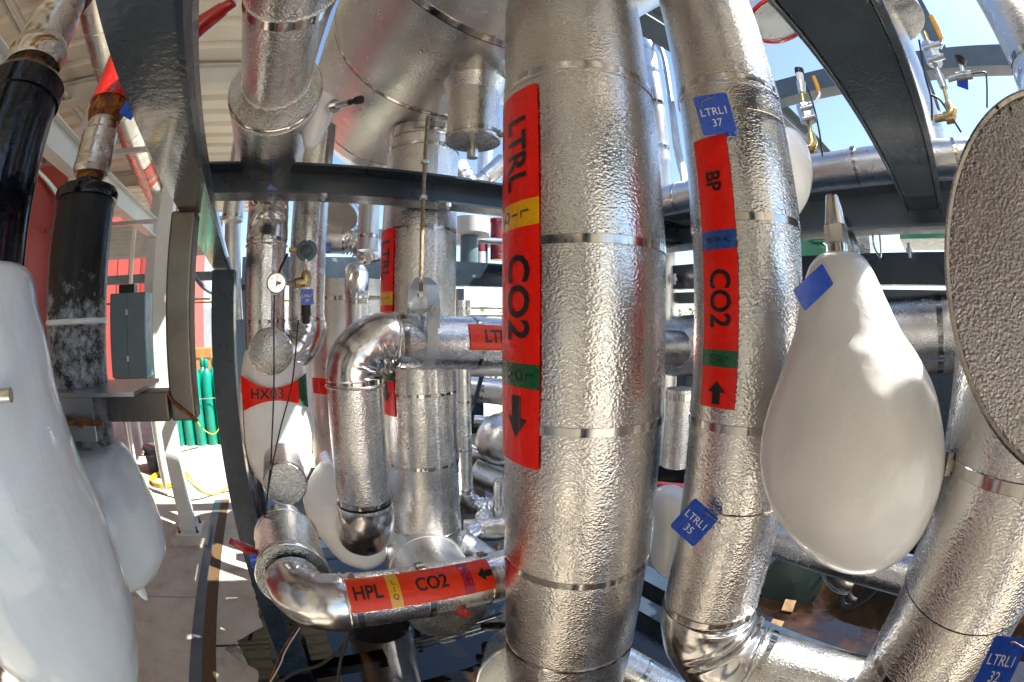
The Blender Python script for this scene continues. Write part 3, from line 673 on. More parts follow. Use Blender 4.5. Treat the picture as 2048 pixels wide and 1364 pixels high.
p0=B12.hit(757,600)[1]-.25;p1=B12.hit(787,600)[1]; hz=lambda y:B12.hit(784,y)[0]
sticker(B12,t,hz(832),hz(456),-1.6,p1,[(hz(610),hz(583),VYEL),(hz(762),hz(736),VGRN)],
 [('text','LTRL',hz(517),.62,.085),('stack','LIQ',hz(596),.62,.028),('stack','LOW',hz(749),.62,.028),('text','CO2',hz(670),.62,.085),('arrow','',hz(786),.62,.09)],'down')
# vent stub under the vessel
c=vcyl(897,1000,200,1.34); z0=frontz(c,262)
t=pipething('vent_stub','short embossed stub hanging under the vessel with a steel nipple',c,z0,2.86,straps=[z0+.02,z0+.19],sw=.014,buckle=[1.3,None],seam=None,n=64)
link('end_cap',MB().lathe((c.o.x,c.o.y,z0-.006),(0,0,1),[(0,0),(.0,c.r*.9),(.001,c.r+.003),(.006,c.r+.004)],64),CAPM,t)
link('flare',MB().lathe((c.o.x,c.o.y,2.745),(0,0,1),[(0,c.r),(.02,c.r+.008),(.05,c.r+.02)],64),ALU,t)
link('nipple',MB().lathe((c.o.x,c.o.y,z0-.06),(0,0,1),[(0,.012),(.0,.018),(.012,.019),(.04,.019),(.06,.017)],16),CHROME,t)
# ---- horizontal liquid line with formed elbows and its hanger
YH=1.45; q0=P(786,683,Y=YH); q1=P(1003,688,Y=YH); r1=.096
c=Cyl(q0,(q1-q0),r1); L1=1.5
t=thing('hung_pipe','horizontal embossed pipe in the hanger, dropping through smooth creased elbows','pipe',(q0.x-.15,YH,1.1))
link('jacket',c.jacket(0,L1,[c.hit(970,690)[0]],80),ALU,t)
c.strap(.022,.02,0,t); c.strap(c.hit(968,690)[0],.018,0,t); link('bead',bead(c,.0,r1+.002),ELB,t)
VE=Cyl((.262,YH,0),(0,0,1),r1); VE.az=math.atan2(.262,YH);VE.hd=math.hypot(.262,YH); Z=lambda y:frontz(VE,y)
link('elbow',elbow(q0,(-1,0,0),(.262,YH,Z(768)),(0,0,-1),r1*1.03,4,.34,128,100,.07,1.3),ELB,t)
link('jacket',VE.jacket(Z(1022),Z(765),(),80),ALU,t); VE.strap(Z(768),.018,0,t); VE.strap(Z(1018),.018,0,t,buckle=1.45); link('bead',bead(VE,Z(779),r1+.003),ELB,t); link('bead',bead(VE,Z(1030),r1+.003),ELB,t)
zz=Z(1026); link('elbow',elbow((.262,YH,zz),(0,0,-1),(.262,YH+.2,zz-.19),(0,1,0),r1*1.06,4,.06,80,44,.06,2),ELB,t)
link('jacket',Cyl((.262,YH+.2,zz-.19),(0,1,0),r1).jacket(0,.8),ALUF,t)
s0,_=c.hit(940,675); 
fa=c.hit(970,651)[1]; fb=c.hit(970,700)[1]
sticker(c,t,s0,s0+.62,fa,fb,[],[('text','LTRL',s0+.115,.5,.062),('text','CO2',s0+.38,.5,.06)],'fwd',base=VORG)
# hanger
hx=P(845,600,Y=YH).x; t=thing('pipe_hanger','zinc clevis hanger holding the horizontal pipe from a threaded rod','hanger',(hx,YH,c.o.z-.1))
cz=c.o.z; mb=MB(); M=[]
path=[]
for k in range(0,25): 
    a=pi+pi*k/24; path.append((YH+(r1+.006)*cos(a),cz+(r1+.006)*sin(a)))
path=[(YH-r1-.006,cz+.13),(YH-r1-.006,cz+.05)]+path+[(YH+r1+.006,cz+.05),(YH+r1+.006,cz+.13)]
def strip(path,x0,x1,t_,name,m,par):
    mb=MB(); rows=[]
    for i,(y,z) in enumerate(path):
        a=Vector(path[max(i-1,0)]);b=Vector(path[min(i+1,len(path)-1)]); d_=(b-a).normalized(); n_=Vector((-d_.y,d_.x))*t_
        rows.append([(x0,y,z),(x1,y,z),(x1,y+n_.x,z+n_.y),(x0,y+n_.x,z+n_.y)])
    mb.grid(rows,True,True,True); return link(name,mb,m,par,sharp=40)
strip(path,hx-.018,hx+.018,.004,'loop',ZINC,t)
path2=[(YH-r1-.011,cz+.045),(YH-r1-.011,cz+.13),(YH-r1*.9,cz+.185),(YH-.02,cz+.215),(YH+.02,cz+.215),(YH+r1*.9,cz+.185),(YH+r1+.011,cz+.13),(YH+r1+.011,cz+.045)]
strip(path2,hx-.022,hx+.022,.004,'yoke',ZINC,t)
link('cross_bolt',MB().lathe((hx,YH-r1-.045,cz+.105),(0,1,0),[(0,.007),(.012,.007),(.012,.017),(.028,.017),(.028,.007),(r1*2+.06,.007),(r1*2+.06,.016),(r1*2+.075,.016)],14),ZINC,t)
mb=MB().lathe((hx-.012,YH-.02,cz+.17),(0,0,1),[(0,.0075),(.66,.0075)],14)
link('threaded_rod',mb,ROD,t)
for z in (cz+.15,cz+.20,2.415,2.55): link('nut',MB().lathe((hx-.012,YH-.02,z),(0,0,1),[(0,.008),(0,.015),(.013,.015),(.013,.008)],6),ZINC,t)
# ---- low horizontal line (HPL) with elbow and valve body
a_=P(690,1203,Y=1.0); b_=P(1008,1149,Y=1.0); r2=.079
c=Cyl(a_,b_-a_,r2)
t=thing('low_pipe','low horizontal embossed pipe with arrow label, turning into a smooth elbow at left','pipe',(a_.x,1,1.15))
link('jacket',c.jacket(0,1.5,[c.hit(865,1180)[0],c.hit(995,1150)[0]],80),ALU,t)
c.strap(.025,.02,0,t); c.strap(c.hit(862,1180)[0],.02,0,t,buckle=-1.2); c.strap(c.hit(990,1150)[0],.02,0,t,buckle=-1.2); link('bead',bead(c,.0,r2+.002),ELB,t)
E0=Vector((-.045,1.10,1.285)); link('elbow',elbow(a_,a_-b_,E0,(-.02,1,.02),r2*1.05,5,.13,88,54,.08,2.2),ELB,t)
fa=c.hit(850,1141)[1]; fb=c.hit(850,1205)[1]
sa=c.hit(695,1203)[0]; sb=c.hit(988,1158)[0]; g=lambda px:c.hit(px,1203-(px-690)*.17)[0]
sticker(c,t,sa,sb,fa,fb,[(g(778),g(802),VYEL),(g(925),g(945),VPNK)],[('text','HPL',g(737),.5,.052),('stack','LIQ',g(790),.5,.021),('text','CO2',g(865),.48,.052),('stack','HIGH',g(935),.5,.014)],'fwd',base=VORG)
o=[x for x in t.children if x.name.startswith('pipe_label')][0]
wrapmesh(arrowmesh(.045,.04),lambda x,y:c.p(g(971)-x,(fa+fb)/2-y/c.r,.0058),.012,'arrow',INK,o)
vb=Cyl((-.045,1.12,1.285),(0,1,-.01),.112)
t=thing('valve_housing','stubby insulated valve housing behind the low smooth elbow','valve',(-.045,1.2,1.17))
link('housing',vb.jacket(0,.25,(.02,),90),ALU,t); link('rim',bead(vb,.0,.112),ELB,t); link('rim',bead(vb,.25,.112),ELB,t)
link('face_ring',MB().lathe(vb.o-Vector((0,.004,0)),(0,1,0),[(0,.06),(0,.11),(.006,.113)],80),CAPM,t)
link('neck',MB().lathe((-.045,1.37,1.285),(0,1,.05),[(0,.1),(.03,.088),(.07,.075),(.14,.07)],64),ELB,t)
# two capped tees and the upright pipe chain
for (px,py,z_,lab) in ((541,703,None,'round embossed cap in front of the upright pipes, above the labelled ice'),(570,968,None,'round embossed cap below the labelled ice, above the valve housing')):
    hh=(1.76 if py<800 else 1.43); q=P(px,py,hd=hh); rr=44.5/882*(1.78 if py<800 else 1.53)
    t=thing('capped_tee',lab,'cap',q-Vector((0,0,rr)))
    link('end_cap',MB().lathe(q,(0,1,0),[(0,0),(.0,rr*.95),(.003,rr)],72),CAPM,t); cc=Cyl(q,(0,1,0),rr); link('sleeve',cc.jacket(.003,.24,(),72),ALU,t); link('rim',bead(cc,.003,rr,64,.003),BANDM,t)
PA=vcyl(490,570,560,1.93); Z=lambda y:frontz(PA,y)
t=pipething('twin_pipe','left one of the two slim upright pipes behind the pressure gauge',PA,Z(700),Z(478),straps=[Z(643),Z(474)],sw=.014,n=64,buckle=[0,0],seam=.2)
link('bead',bead(PA,Z(486),PA.r+.003),ELB,t)
yb=PA.o.y; P14=ycyl((483,120),(640,90),.64); zt=Z(455); P14=Cyl((P14.o.x,0,P14.o.z),(0,1,0),P14.r)
link('elbow',elbow((PA.o.x,yb,Z(472)),(0,0,1),(P14.o.x,yb-.10,P14.o.z+.02),(0,-1,0),PA.r*1.05,4,.2,72,44,.02,.5),ELB,t)
ya=P14.hit(545,225)[0]
P14b=P14
t=thing('overhead_pipe','embossed pipe slanting overhead into a wide collar, left of the vessel','pipe',P14.o+Vector((0,ya,-P14.r)))
link('jacket',P14.jacket(-1.2,yb-.1,[P14.hit(545,42)[0],ya-.02],96),ALU,t); P14.strap(P14.hit(545,52)[0],.03,0,t,buckle=2.0); P14.strap(ya-.005,.02,0,t)
CO=Cyl(P14.o,(0,1,0),P14.r*1.42); yc=CO.hit(545,262)[0]
t=thing('valve_collar','wide insulated collar round the overhead pipe, just above the cross beam','collar',CO.o+Vector((0,yc,-CO.r)))
link('sleeve',CO.jacket(yc,yc+.62,[yc+.03],96),ALU,t); link('face_ring',MB().lathe(CO.o+Vector((0,yc-.004,0)),(0,1,0),[(0,P14.r-.002),(0,CO.r-.003),(.006,CO.r+.001)],96),CAPM,t); link('rim',bead(CO,yc,CO.r),BANDM,t)
PB=vcyl(578,650,560,1.98); Z=lambda y:frontz(PB,y)
t=pipething('twin_pipe','right one of the two slim upright pipes, carrying the round sensor',PB,Z(648),2.9,straps=[Z(638)],sw=.016,n=64,buckle=[-.7],seam=.4)
link('elbow',elbow((PB.o.x,PB.o.y,Z(645)),(0,0,-1),(PB.o.x-.13,PB.o.y-.02,Z(645)-.13),(-1,0,0),PB.r*1.08,5,.2,80,44,.05,.2),ELB,t)
# ================================================================ ICE AND THE BLACK VESSELS
def single(name,mb,m,label,cat,group=None,**k):
    return tag(link(name,mb,m,**k),label,cat,group)
single('ice_mass',blob([(505,1660,1696),(507,1648,1710),(514,1634,1726),(540,1616,1745),(600,1600,1775),(660,1590,1806),(700,1578,1835),(760,1558,1868),(820,1538,1886),(880,1523,1896),(940,1521,1892),(1000,1535,1872),(1050,1565,1845),(1090,1604,1808),(1118,1655,1765),(1128,1695,1730)],.765,amp=.004,seed=3,nscale=6),ICE,'huge smooth pear shaped ice mass between the tagged pipe and the right pipe','ice')
single('labelled_ice',blob([(668,520,565),(680,503,590),(710,488,606),(760,479,620),(820,477,626),(880,485,627),(930,502,624),(960,520,612),(980,545,600)],1.98,amp=.004,seed=5),ICE,'white ice column wearing the red level label, left of the smooth elbow','ice')
single('ice_lump',blob([(925,640,662),(945,624,690),(990,606,720),(1030,612,745),(1070,640,765),(1105,672,775),(1125,705,760)],1.8,amp=.006,seed=9),ICE,'sagging white ice lump behind the smooth lower elbow','ice')
single('ice_bulge',blob([(975,1330,1350),(982,1312,1372),(1010,1303,1382),(1050,1306,1378),(1090,1300,1378),(1120,1300,1372),(1140,1312,1362),(1150,1325,1350)],1.12,amp=.003,seed=11,nscale=12),ICE,'small peanut shaped ice knob beside the tag numbered 35','ice')
single('ice_bulge',blob([(262,1540,1585),(275,1520,1603),(310,1505,1620),(350,1505,1626),(390,1515,1620),(420,1530,1605),(436,1550,1590)],1.35,amp=.002,seed=12),ICE,'smooth white ice bulge peeking out behind the tagged pipe','ice')
single('ice_cone',blob([(188,618,650),(200,600,672),(230,600,668),(260,602,652),(285,606,640),(298,610,626)],1.25,amp=.004,seed=13,nscale=14),ICE,'frosted cone with a steel nozzle between wide collar and vessel','ice')
q0,q1=P(664,213,hd=1.2),P(722,199,hd=1.08)
t=thing('drain_nozzle','small steel nozzle poking out of the frosted cone','nozzle',q0)
d_=(q1-q0); L_=d_.length
link('barrel',MB().lathe(q0,d_,[(-.02,.017),(.006,.017),(.006,.022),(.016,.022),(.016,.011),(L_*.65,.011),(L_*.65,.008)],18),CHROME,t)
link('tip',MB().lathe(q0,d_,[(L_*.65,.008),(L_*.85,.008),(L_*.85,.012),(L_,.012)],14),BLACKR,t)
# nozzle on top of the big ice mass
n0=P(1676,512,hd=.765); 
t=thing('relief_nozzle','tapered chrome nozzle with hexagonal collar rising from the big ice mass','nozzle',n0)
A_=math.atan2(n0.x,n0.y); zz=lambda y:zrow(A_,.765,y)-n0.z
link('stem',MB().lathe(n0,(0,0,1),[(-.03,.019),(zz(488),.019)],32),CHROME,t)
link('hex_collar',MB().lathe(n0,(0,0,1),[(zz(489),.019),(zz(487),.0225),(zz(452),.0225),(zz(449),.019)],6),CHROME,t,sharp=20)
link('taper',MB().lathe(n0,(0,0,1),[(zz(450),.0205),(zz(395),.0125),(zz(391),.011),(zz(391),.006)],40),CHROME,t)
# ice under the black vessels
def eblob(ys,azc,hd,mat_,label,amp,seed,nscale=6):
    return single('hanging_ice',blob([(y,0,x) for y,x in ys],hd,azc=azc,amp=amp,seed=seed,nscale=nscale,m=130,n=120),mat_,label,'ice')
A1=R(-43.2); A2=R(-28.2)
eblob([(528,22),(534,45),(560,66),(620,77),(700,97),(770,113),(850,135),(930,163),(1010,196),(1080,226),(1160,258),(1220,276),(1290,286),(1350,284),(1450,262),(1500,235)],A1,.80,ICEG,'enormous grey blue ice mass at the left edge hanging from the nearest black vessel',.004,21,5)
eblob([(886,205),(890,232),(900,250),(930,272),(960,287),(1000,306),(1040,322),(1080,334),(1110,335),(1140,322),(1158,295),(1166,268)],A2,1.1,ICEG,'rounded grey ice mass under the second black vessel with a small icicle',.004,22,7)
q=P(270,1165,hd=1.1); single('icicle',MB().tube([q+Vector((0,0,.03)),q+Vector((.005,0,-.01)),q+Vector((.012,0,-.04)),q+Vector((.018,0,-.055))],[.022,.019,.012,.003],16,True,4),ICEG,'short blunt icicle below the second grey ice mass','icicle')
def vlathe(a,hd,prof,n=40):
    mb=MB(); return mb.lathe((sin(a)*hd,cos(a)*hd,0),(0,0,1),[(zrow(a,hd,y),r) for y,r in prof],n)
V1h,V2h=.8,1.12; b1=Vector((sin(A1)*V1h,cos(A1)*V1h,0)); b2=Vector((sin(A2)*V2h,cos(A2)*V2h,0)); R1=sin(R(6.8))*V1h; R2=sin(R(4.5))*V2h
t=thing('black_vessel','nearest glossy black vertical vessel at the left edge, ice covered below','vessel',b1+Vector((0,0,zrow(A1,V1h,560))))
link('shell',vlathe(A1,V1h,[(600,R1),(215,R1),(213,R1*1.05),(180,R1*1.06),(170,R1*.98),(160,R1*.75),(152,R1*.55),(140,R1*.5)],64),BLACKE,t)
link('weld_neck',vlathe(A1,V1h,[(160,R1*.52),(128,R1*.54)],32),RUST,t)
link('flare',vlathe(A1,V1h,[(140,R1*.74),(112,R1*.80),(96,R1*.70)],40),HEAT,t)
link('steel_pipe',vlathe(A1,V1h,[(100,R1*.70),(45,R1*.70),(40,R1*.60),(4,R1*.60)],40),HEAT,t)
link('upper_weld',vlathe(A1,V1h,[(6,R1*.64),(-10,R1*.7),(-40,R1*.66),(-90,R1*.5)],40),RUST,t)
zb=zrow(A2,V2h,955)
t=thing('black_vessel','second black vertical vessel with white frost, seated in the steel bracket','vessel',b2+Vector((0,0,zb)))
link('shell',vlathe(A2,V2h,[(955,R2*.92),(655,R2*.97),(652,R2*1.0),(470,R2),(468,R2*.99),(402,R2*.99)],64),FROST,t)
link('weld_bead',vlathe(A2,V2h,[(650,R2*.99),(646,R2*1.03),(641,R2*1.03),(637,R2*.99)],64),ICEG,t)
link('cap',vlathe(A2,V2h,[(405,R2*1.0),(403,R2*1.06),(390,R2*1.07),(380,R2*1.0),(374,R2*.75),(370,R2*.5),(360,R2*.45),(352,R2*.45)],64),BLACKE,t)
link('weld_neck',vlathe(A2,V2h,[(362,R2*.46),(345,R2*.47)],32),RUST,t)
link('flare',vlathe(A2,V2h,[(350,R2*.58),(338,R2*.66),(322,R2*.62)],40),HEAT,t)
link('steel_pipe',vlathe(A2,V2h,[(325,R2*.62),(268,R2*.62),(262,R2*.52),(238,R2*.52)],40),HEAT,t)
link('upper_weld',vlathe(A2,V2h,[(242,R2*.56),(225,R2*.66),(200,R2*.64)],40),RUST,t)
zt=zrow(A2,V2h,203)
tb=b2+Vector((0,0,zt)); t=thing('red_tee','glossy red pipe tee above the second black vessel, ducking behind the overhead beam','tee',tb)
link('body',MB().tube([tb+Vector((0,0,-.005)),tb+Vector((0,0,.06)),tb+Vector((.0,.0,.22))],[.062,.056,.052],36),REDP,t)
link('branch',MB().lathe(tb+Vector((0,0,.075)),(1,.12,-.25),[(0,.05),(.10,.05),(.11,.056),(.2,.056)],36),REDP,t)
# bracket that carries the second vessel
bxx,byy=-.222,.95; zl=1.80
t=thing('hanging_bracket','L shaped bare steel tube bracket hanging from the overhead beam','bracket',(bxx,byy,zl))
o=link('upright_tube',hbox(bxx-.030,bxx+.030,byy-.03,byy+.03,zl+.0,2.228),TUBE,t,smooth=False); md=o.modifiers.new('b','BEVEL'); md.width=.006; md.segments=4
o=link('lower_tube',hbox(bxx-.20,bxx-.034,byy-.031,byy+.031,zl,zl+.062),TUBE,t,smooth=False); md=o.modifiers.new('b','BEVEL'); md.width=.005; md.segments=4
link('weld',MB().tube([(bxx-.034,byy-.034,zl+.062),(bxx-.02,byy-.034,zl+.04),(bxx+.033,byy-.034,zl)],.004,8),RUST,t)
link('plate',hbox(-.80,bxx-.09,byy-.11,byy+.10,zl+.066,zl+.074),GALV,t,smooth=False)
link('angle_leg',hbox(-.80,bxx-.20,byy-.115,byy-.107,zl-.02,zl+.0655),GALV,t,smooth=False)
for x in (bxx-.24,bxx-.18): link('bolt',MB().lathe((x-.05,byy-.135,zl+.022),(1,0,0),[(0,.010),(.008,.010),(.008,.006),(.06,.006)],10),RUST,t)
single('drain_stub',MB().tube([P(-20,792,hd=.62),P(22,790,hd=.60)],.009,20),CHROME,'short round steel stub poking out of the biggest left ice mass','pipe')
# ================================================================ VALVES, GAUGE, TAGS
def tagplate(px,py,hd,wd,ht,rot,text,label,group=None,size=None,wire=None,m=None,yaw=0):
    q=P(px,py,hd=hd); z=(CAM-q).normalized(); x=Vector((0,0,1)).cross(z).normalized()
    if yaw: x=Matrix.Rotation(yaw,3,'Z')@x; z=Matrix.Rotation(yaw,3,'Z')@z
    y=z.cross(x); a=R(rot); x2=x*cos(a)+y*sin(a); M=frame(q,z,x2)
    r=wd*.09; poly=[]
    for cx,cy,a0 in ((wd/2-r,ht/2-r,0),(-wd/2+r,ht/2-r,90),(-wd/2+r,-ht/2+r,180),(wd/2-r,-ht/2+r,270)):
        for k in range(5): b=R(a0+k*22.5); poly.append((cx+r*cos(b),cy+r*sin(b)))
    t=link('valve_tag',MB().prism(poly,M,.0014),m or TAGB); tag(t,label,'tag',group)
    if text:
        me=textmesh(text,size or wd*.31,line=1.05); off=q
        wrapmesh(me,lambda u,v:M@Vector((u,v-ht*.08,.0022)),.05,'lettering',TAGW,t)
    link('eyelet',MB().lathe(M@Vector((0,ht*.38,.0)),z,[(.0,.0001),(.0022,wd*.035),(.0024,0)],12),BLACKR,t)
    if wire: link('wire',cable([M@Vector(p) for p in wire],.0013,8),ROD,t)
    return t
tagplate(1430,228,.80,.070,.080,6,'LTRL1\n37','blue tag numbered 37 wired high on the tall pipe',wire=[(-.022,.018,.006),(-.018,.028,.009),(0,.031,.008),(.006,.030,0)])
tagplate(1389,1045,.80,.068,.074,-35,'LTRL1\n35','blue tag numbered 35 tilted on the lower half of the tall pipe',wire=[(0,.028,-.001),(.002,.028,.006),(.03,.030,.006),(.05,.032,.0)])
c=Cyl(P2.o,P2.a,P2.r+.0015); z=P2.hit(1540,1024)[0]; f0,f1=P2.hit(1435,1022)[1],1.5
single('tag_wire',MB().tube([c.p(P2.hit(1435,1022)[0],f0)]+[c.p(z+.0*k,f0+(f1-f0)*k/14) for k in range(1,15)],.0013,8),ROD,'thin wire round the tall pipe holding the lower blue tag numbered 35','wire')
z=P2.hit(1395,232)[0]; single('tag_wire',MB().tube([c.p(z,f) for f in [P2.hit(1478,240)[1]+k*.12 for k in range(12)]],.0013,8),ROD,'thin wire round the tall pipe holding the upper blue tag numbered 37','wire')
tagplate(2000,1330,.69,.080,.088,14,'LTRL1\n32','blue tag numbered 32 at the bottom right corner',wire=[(0,.034,0),(.01,.036,.006),(.035,.03,.008)])
tagplate(614,594,1.5,.044,.052,4,'LTRL1\n29','small blue tag numbered 29 below the brass gauge valve')
tagplate(511,1122,1.15,.034,.040,-4,'LTRL1\n28','small blue tag numbered 28 hanging from the red valve handle')
tagplate(655,496,2.55,.045,.062,-3,'LTRL1\n17','tiny blue tag numbered 17 on the far horizontal pipe')
tagplate(1925,164,1.75,.055,.05,-24,'','blank blue tag under the small needle valve against the sky')
tagplate(541,383,1.55,.035,.04,-30,'','blue tag mostly hidden above the cross beam')
tagplate(262,213,.95,.04,.05,-20,'','dark blue tag between the red tee and the overhead beam')
# frozen-in tag of the ice mass
t=tagplate(1627,574,.672,.036,.068,-52,'','blue tag half frozen into the top of the big ice mass',yaw=R(30))
# pressure gauge
def fc(px,py,hd): q=P(px,py,hd=hd); return q,(CAM-q).normalized()
q,n_=fc(553,566,1.5); g=21/882*1.5
t=thing('pressure_gauge','round white dial pressure gauge in a steel case on the slim pipes','gauge',q)
link('case',MB().lathe(q,n_,[(-.03,g*.9),(0,g),(.004,g),(.006,g*.94),(.003,g*.86)],40),CHROME,t)
link('dial',MB().lathe(q,n_,[(.002,g*.88),(.0025,0)],40),DIAL,t)
M=frame(q+n_*.0035,n_,(1,0,0)); mb=MB()
for k in range(28):
    a=R(-225+k*10); mb.box((g*(.66 if k%3 else .58),-.0006,0),(g*.80,.0006,.0006),M@Matrix.Rotation(-a,4,'Z'))
link('scale_marks',mb,INK,t,smooth=False)
link('needle',MB().box((-.0012,-g*.45,.001),(.0012,g*.66,.002),M@Matrix.Rotation(R(-6),4,'Z')),INK,t,smooth=False)
for s_,u,v in (('200',-.42,.36),('100',-.45,0),('0',-.36,-.4),('psi',.0,-.22),('400',.42,.2)): wrapmesh(textmesh(s_,g*.2),lambda x,y:M@Vector((x+u*g,y+v*g,.0006)),.05,'lettering',INK,t)
q2=P(588,567,hd=1.52); link('stem',MB().tube([q,q2],.008,12),CHROME,t)
q3=P(612,562,hd=1.55)
t=thing('gauge_valve','small yellowed brass valve joining the gauge to the slim pipe','valve',q2)
d_=(q3-q2); link('body',MB().lathe(q2,d_,[(0,.014),(.012,.018),(.03,.018),(.03,.014),(d_.length,.016),(d_.length+.012,.016)],14),BRASS,t)
link('bonnet',MB().lathe(q3,(0,0,1),[(-.02,.015),(.0,.02),(.02,.02),(.035,.012)],14),BRASS,t)
q,n_=fc(613,501,1.62); g=21/882*1.62
t=thing('round_sensor','round grey blue sensor head with a dark dome on the slim pipe','sensor',q)
link('flange',MB().lathe(q,n_,[(-.03,g*.6),(-.01,g*1.05),(.004,g*1.05),(.008,g*.9)],36),CAB,t)
link('dome',MB().lathe(q,n_,[(.006,g*.62),(.016,g*.58),(.026,g*.36),(.03,0)],30),GREYP,t)
for s_ in (1,-1): link('screw',MB().lathe(q+Vector((0,0,s_*g*.95)),n_,[(0,.005),(.012,.005),(.013,0)],8),CHROME,t)
link('gland',MB().tube([q+Vector((-g*1.0,0,0)),q+Vector((-g*1.75,0,.002))],.009,10),BRASS,t)
single('sensor_cable',cable([P(575,508,hd=1.6),P(562,535,hd=1.58),P(556,552,hd=1.55)],.005),BLACKR,'short dark cable curving from the round sensor to the gauge','cable')
single('steel_rod',MB().tube([P(610,528,hd=1.72),P(612,556,hd=1.72)],.006,10),CHROME,'thin steel rod between round sensor and brass valve','rod')
single('black_switch',MB().lathe(P(612,648,hd=1.72),(0,0,1),[(0,.015),(.03,.015),(.03,.02),(.075,.02),(.08,.012),(.1,.012)],12),BLACKR,'small black switch below the tag numbered 29','switch')
single('thin_cable',cable([P(549,590,hd=1.55),P(548,760,hd=1.5),P(543,900,hd=1.45),P(538,960,hd=1.42),P(531,1030,hd=1.36)],.0028),BLACKR,'thin black cable hanging straight across both embossed caps','cable')
single('thin_cable',cable([P(597,640,hd=1.6),P(585,760,hd=1.52),P(560,860,hd=1.46),P(545,930,hd=1.42),P(528,1035,hd=1.36)],.0026),BLACKR,'thin black cable slanting from the slim pipe down across the ice','cable')
single('thin_cable',cable([P(486,800,hd=1.75),P(492,900,hd=1.7),P(508,960,hd=1.6),P(522,1020,hd=1.5),P(528,1050,hd=1.4)],.0018),RUST,'hair thin brown cable following the left edge of the labelled ice','cable')
# label frozen on the ice column
ci=Cyl((sin(R(-.6))*1.98,cos(R(-.6))*1.98,0),(0,0,1),.172)
sL=ci.hit(550,788)[0]; f0,f1=-.98,.92
o=None
t=thing('level_label','red level label with green end frozen round the white ice column','label',ci.p(sL,0))
def bow(f): return .026+.050*abs(sin(f)/sin(.95))**2.0
ci.r=.180
mb=MB(); mb.grid([[ci.p(sL+bow(f0+(f1-f0)*j/40)*s_,f0+(f1-f0)*j/40,.0) for j in range(41)] for s_ in (-1,-.75,-.5,-.25,0,.25,.5,.75,1)]); link('film',mb,VRED,t)
fg=.62; mb=MB(); mb.grid([[ci.p(sL+bow(fg+(f1-fg)*j/8)*s_,fg+(f1-fg)*j/8,.001) for j in range(9)] for s_ in (-1,0,1)]); link('colour_band',mb,VGRN,t)
wrapmesh(textmesh('HX03',.080,xs=.8,bold=.02),lambda x,y:ci.p(sL+y*.75,-.2+x/ci.r,.002),.012,'lettering',INK,t)
wrapmesh(textmesh('L\nO\nW',.034,line=.85,bold=.01),lambda x,y:ci.p(sL+y,.77+x/ci.r,.003),.012,'lettering',INK,t)
# red handles
def handle(p0,p1,r0,r1,label,stub=None):
    p0,p1=Vector(p0),Vector(p1); L=(p1-p0).length; t=thing('red_lever',label,'handle',p0)
    link('grip',MB().lathe(p0,p1-p0,[(0,r0*.9),(.003,r0),(L*.75,r1*1.05),(L*.8,r1*.85),(L,r1*.8),(L+.002,r1*.5)],6 if 0 else 20),REDP,t)
    if stub: link('stem',MB().tube([p0,Vector(stub)],r0*.55,14),WHITEP,t)
    return t
handle(P(506,1104,hd=1.22),P(461,1082,hd=1.2),.018,.012,'red plastic valve handle left of the valve housing',P(524,1118,hd=1.25))
handle(P(902,1212,hd=1.05),P(936,1228,hd=1.0),.012,.015,'red valve handle tip poking out below the low horizontal pipe')
handle(P(386,62,hd=.95),P(466,4,hd=.86),.030,.020,'long dark red valve handle at the top left beside the overhead beam')
# ================================================================ RIGHT SIDE PIPES AND VALVE TREES
def slant(q): return (Vector(q)-CAM).length
def pxseg(name,label,a,b,wpx,hd,m=ALUF,cat='pipe',straps=(),n=48,hd2=None,group=None,caps=True,joints=()):
    p=P(*a,hd=hd); q=P(*b,hd=hd2 or hd); r=wpx/2/882*(slant(p)+slant(q))/2
    c=Cyl(p,q-p,r); L=(q-p).length; t=thing(name,label,cat,(p+q)/2-Vector((0,0,r)),group)
    link('jacket',c.jacket(0,L,joints,n,caps,caps),m,t)
    for s in straps: c.strap(L*s,.018,0,t,n=n,buckle=None)
    return t,c
D=2.22; c=Cyl((D*sin(R(71)),0,H+D*cos(R(71))),(0,1,0),D*sin(R(2.35)))
sp=c
t=thing('side_pipe','silver pipe running along the top of the side beam at right','pipe',c.o+Vector((0,0,-c.r)))
link('jacket',c.jacket(-2.5,3.4,[c.hit(1705,330)[0]],64),ALUF,t); c.strap(c.hit(1708,330)[0],.02,0,t,buckle=1.3,n=64); c.strap(c.hit(1355,420)[0],.02,0,t,n=64); c.strap(c.hit(1910,300)[0],.02,0,t,n=64)
p,q=P(1337,693,hd=3.0),P(1870,664,hd=2.45)
c=Cyl(p+(p-q)*.4,q-p,.20); t=thing('big_horizontal_pipe','large embossed horizontal pipe behind the tall pipe and the ice mass','pipe',(p+q)/2-Vector((0,0,.2)))
link('jacket',c.jacket(0,5.2,(),80),ALU,t); c.strap(c.hit(1880,640)[0],.035,0,t); c.strap(c.hit(1790,640)[0]-.9,.03,0,t)
c=vcyl(1328,1385,860,2.0); z1=frontz(c,782); z0=frontz(c,940)
t=pipething('pipe_stub','embossed upright stub with a strap near its rim between the two tallest pipes',c,z0,z1,straps=[z1-.03],sw=.03,n=56)
t,c=pxseg('low_cross_pipe','pale pipe with a red label just above the small ice knob',(1290,1010),(1420,1020),95,2.3,ALUF)
s,f=c.hit(1350,972); link('pipe_label',c.patch(s-.10,s+.12,f-.28,f+.1,.003),VRED,t)
t,c=pxseg('low_pipe_end','silver pipe crossing low between the biggest pipe and the smooth bend',(1180,1290),(1345,1385),78,1.25,ALU,straps=[.55])
t,c=pxseg('dark_cross_pipe','dark shaded pipe passing behind the lower part of the ice mass',(1500,1060),(1900,1170),72,1.55,ALU,hd2=1.35)
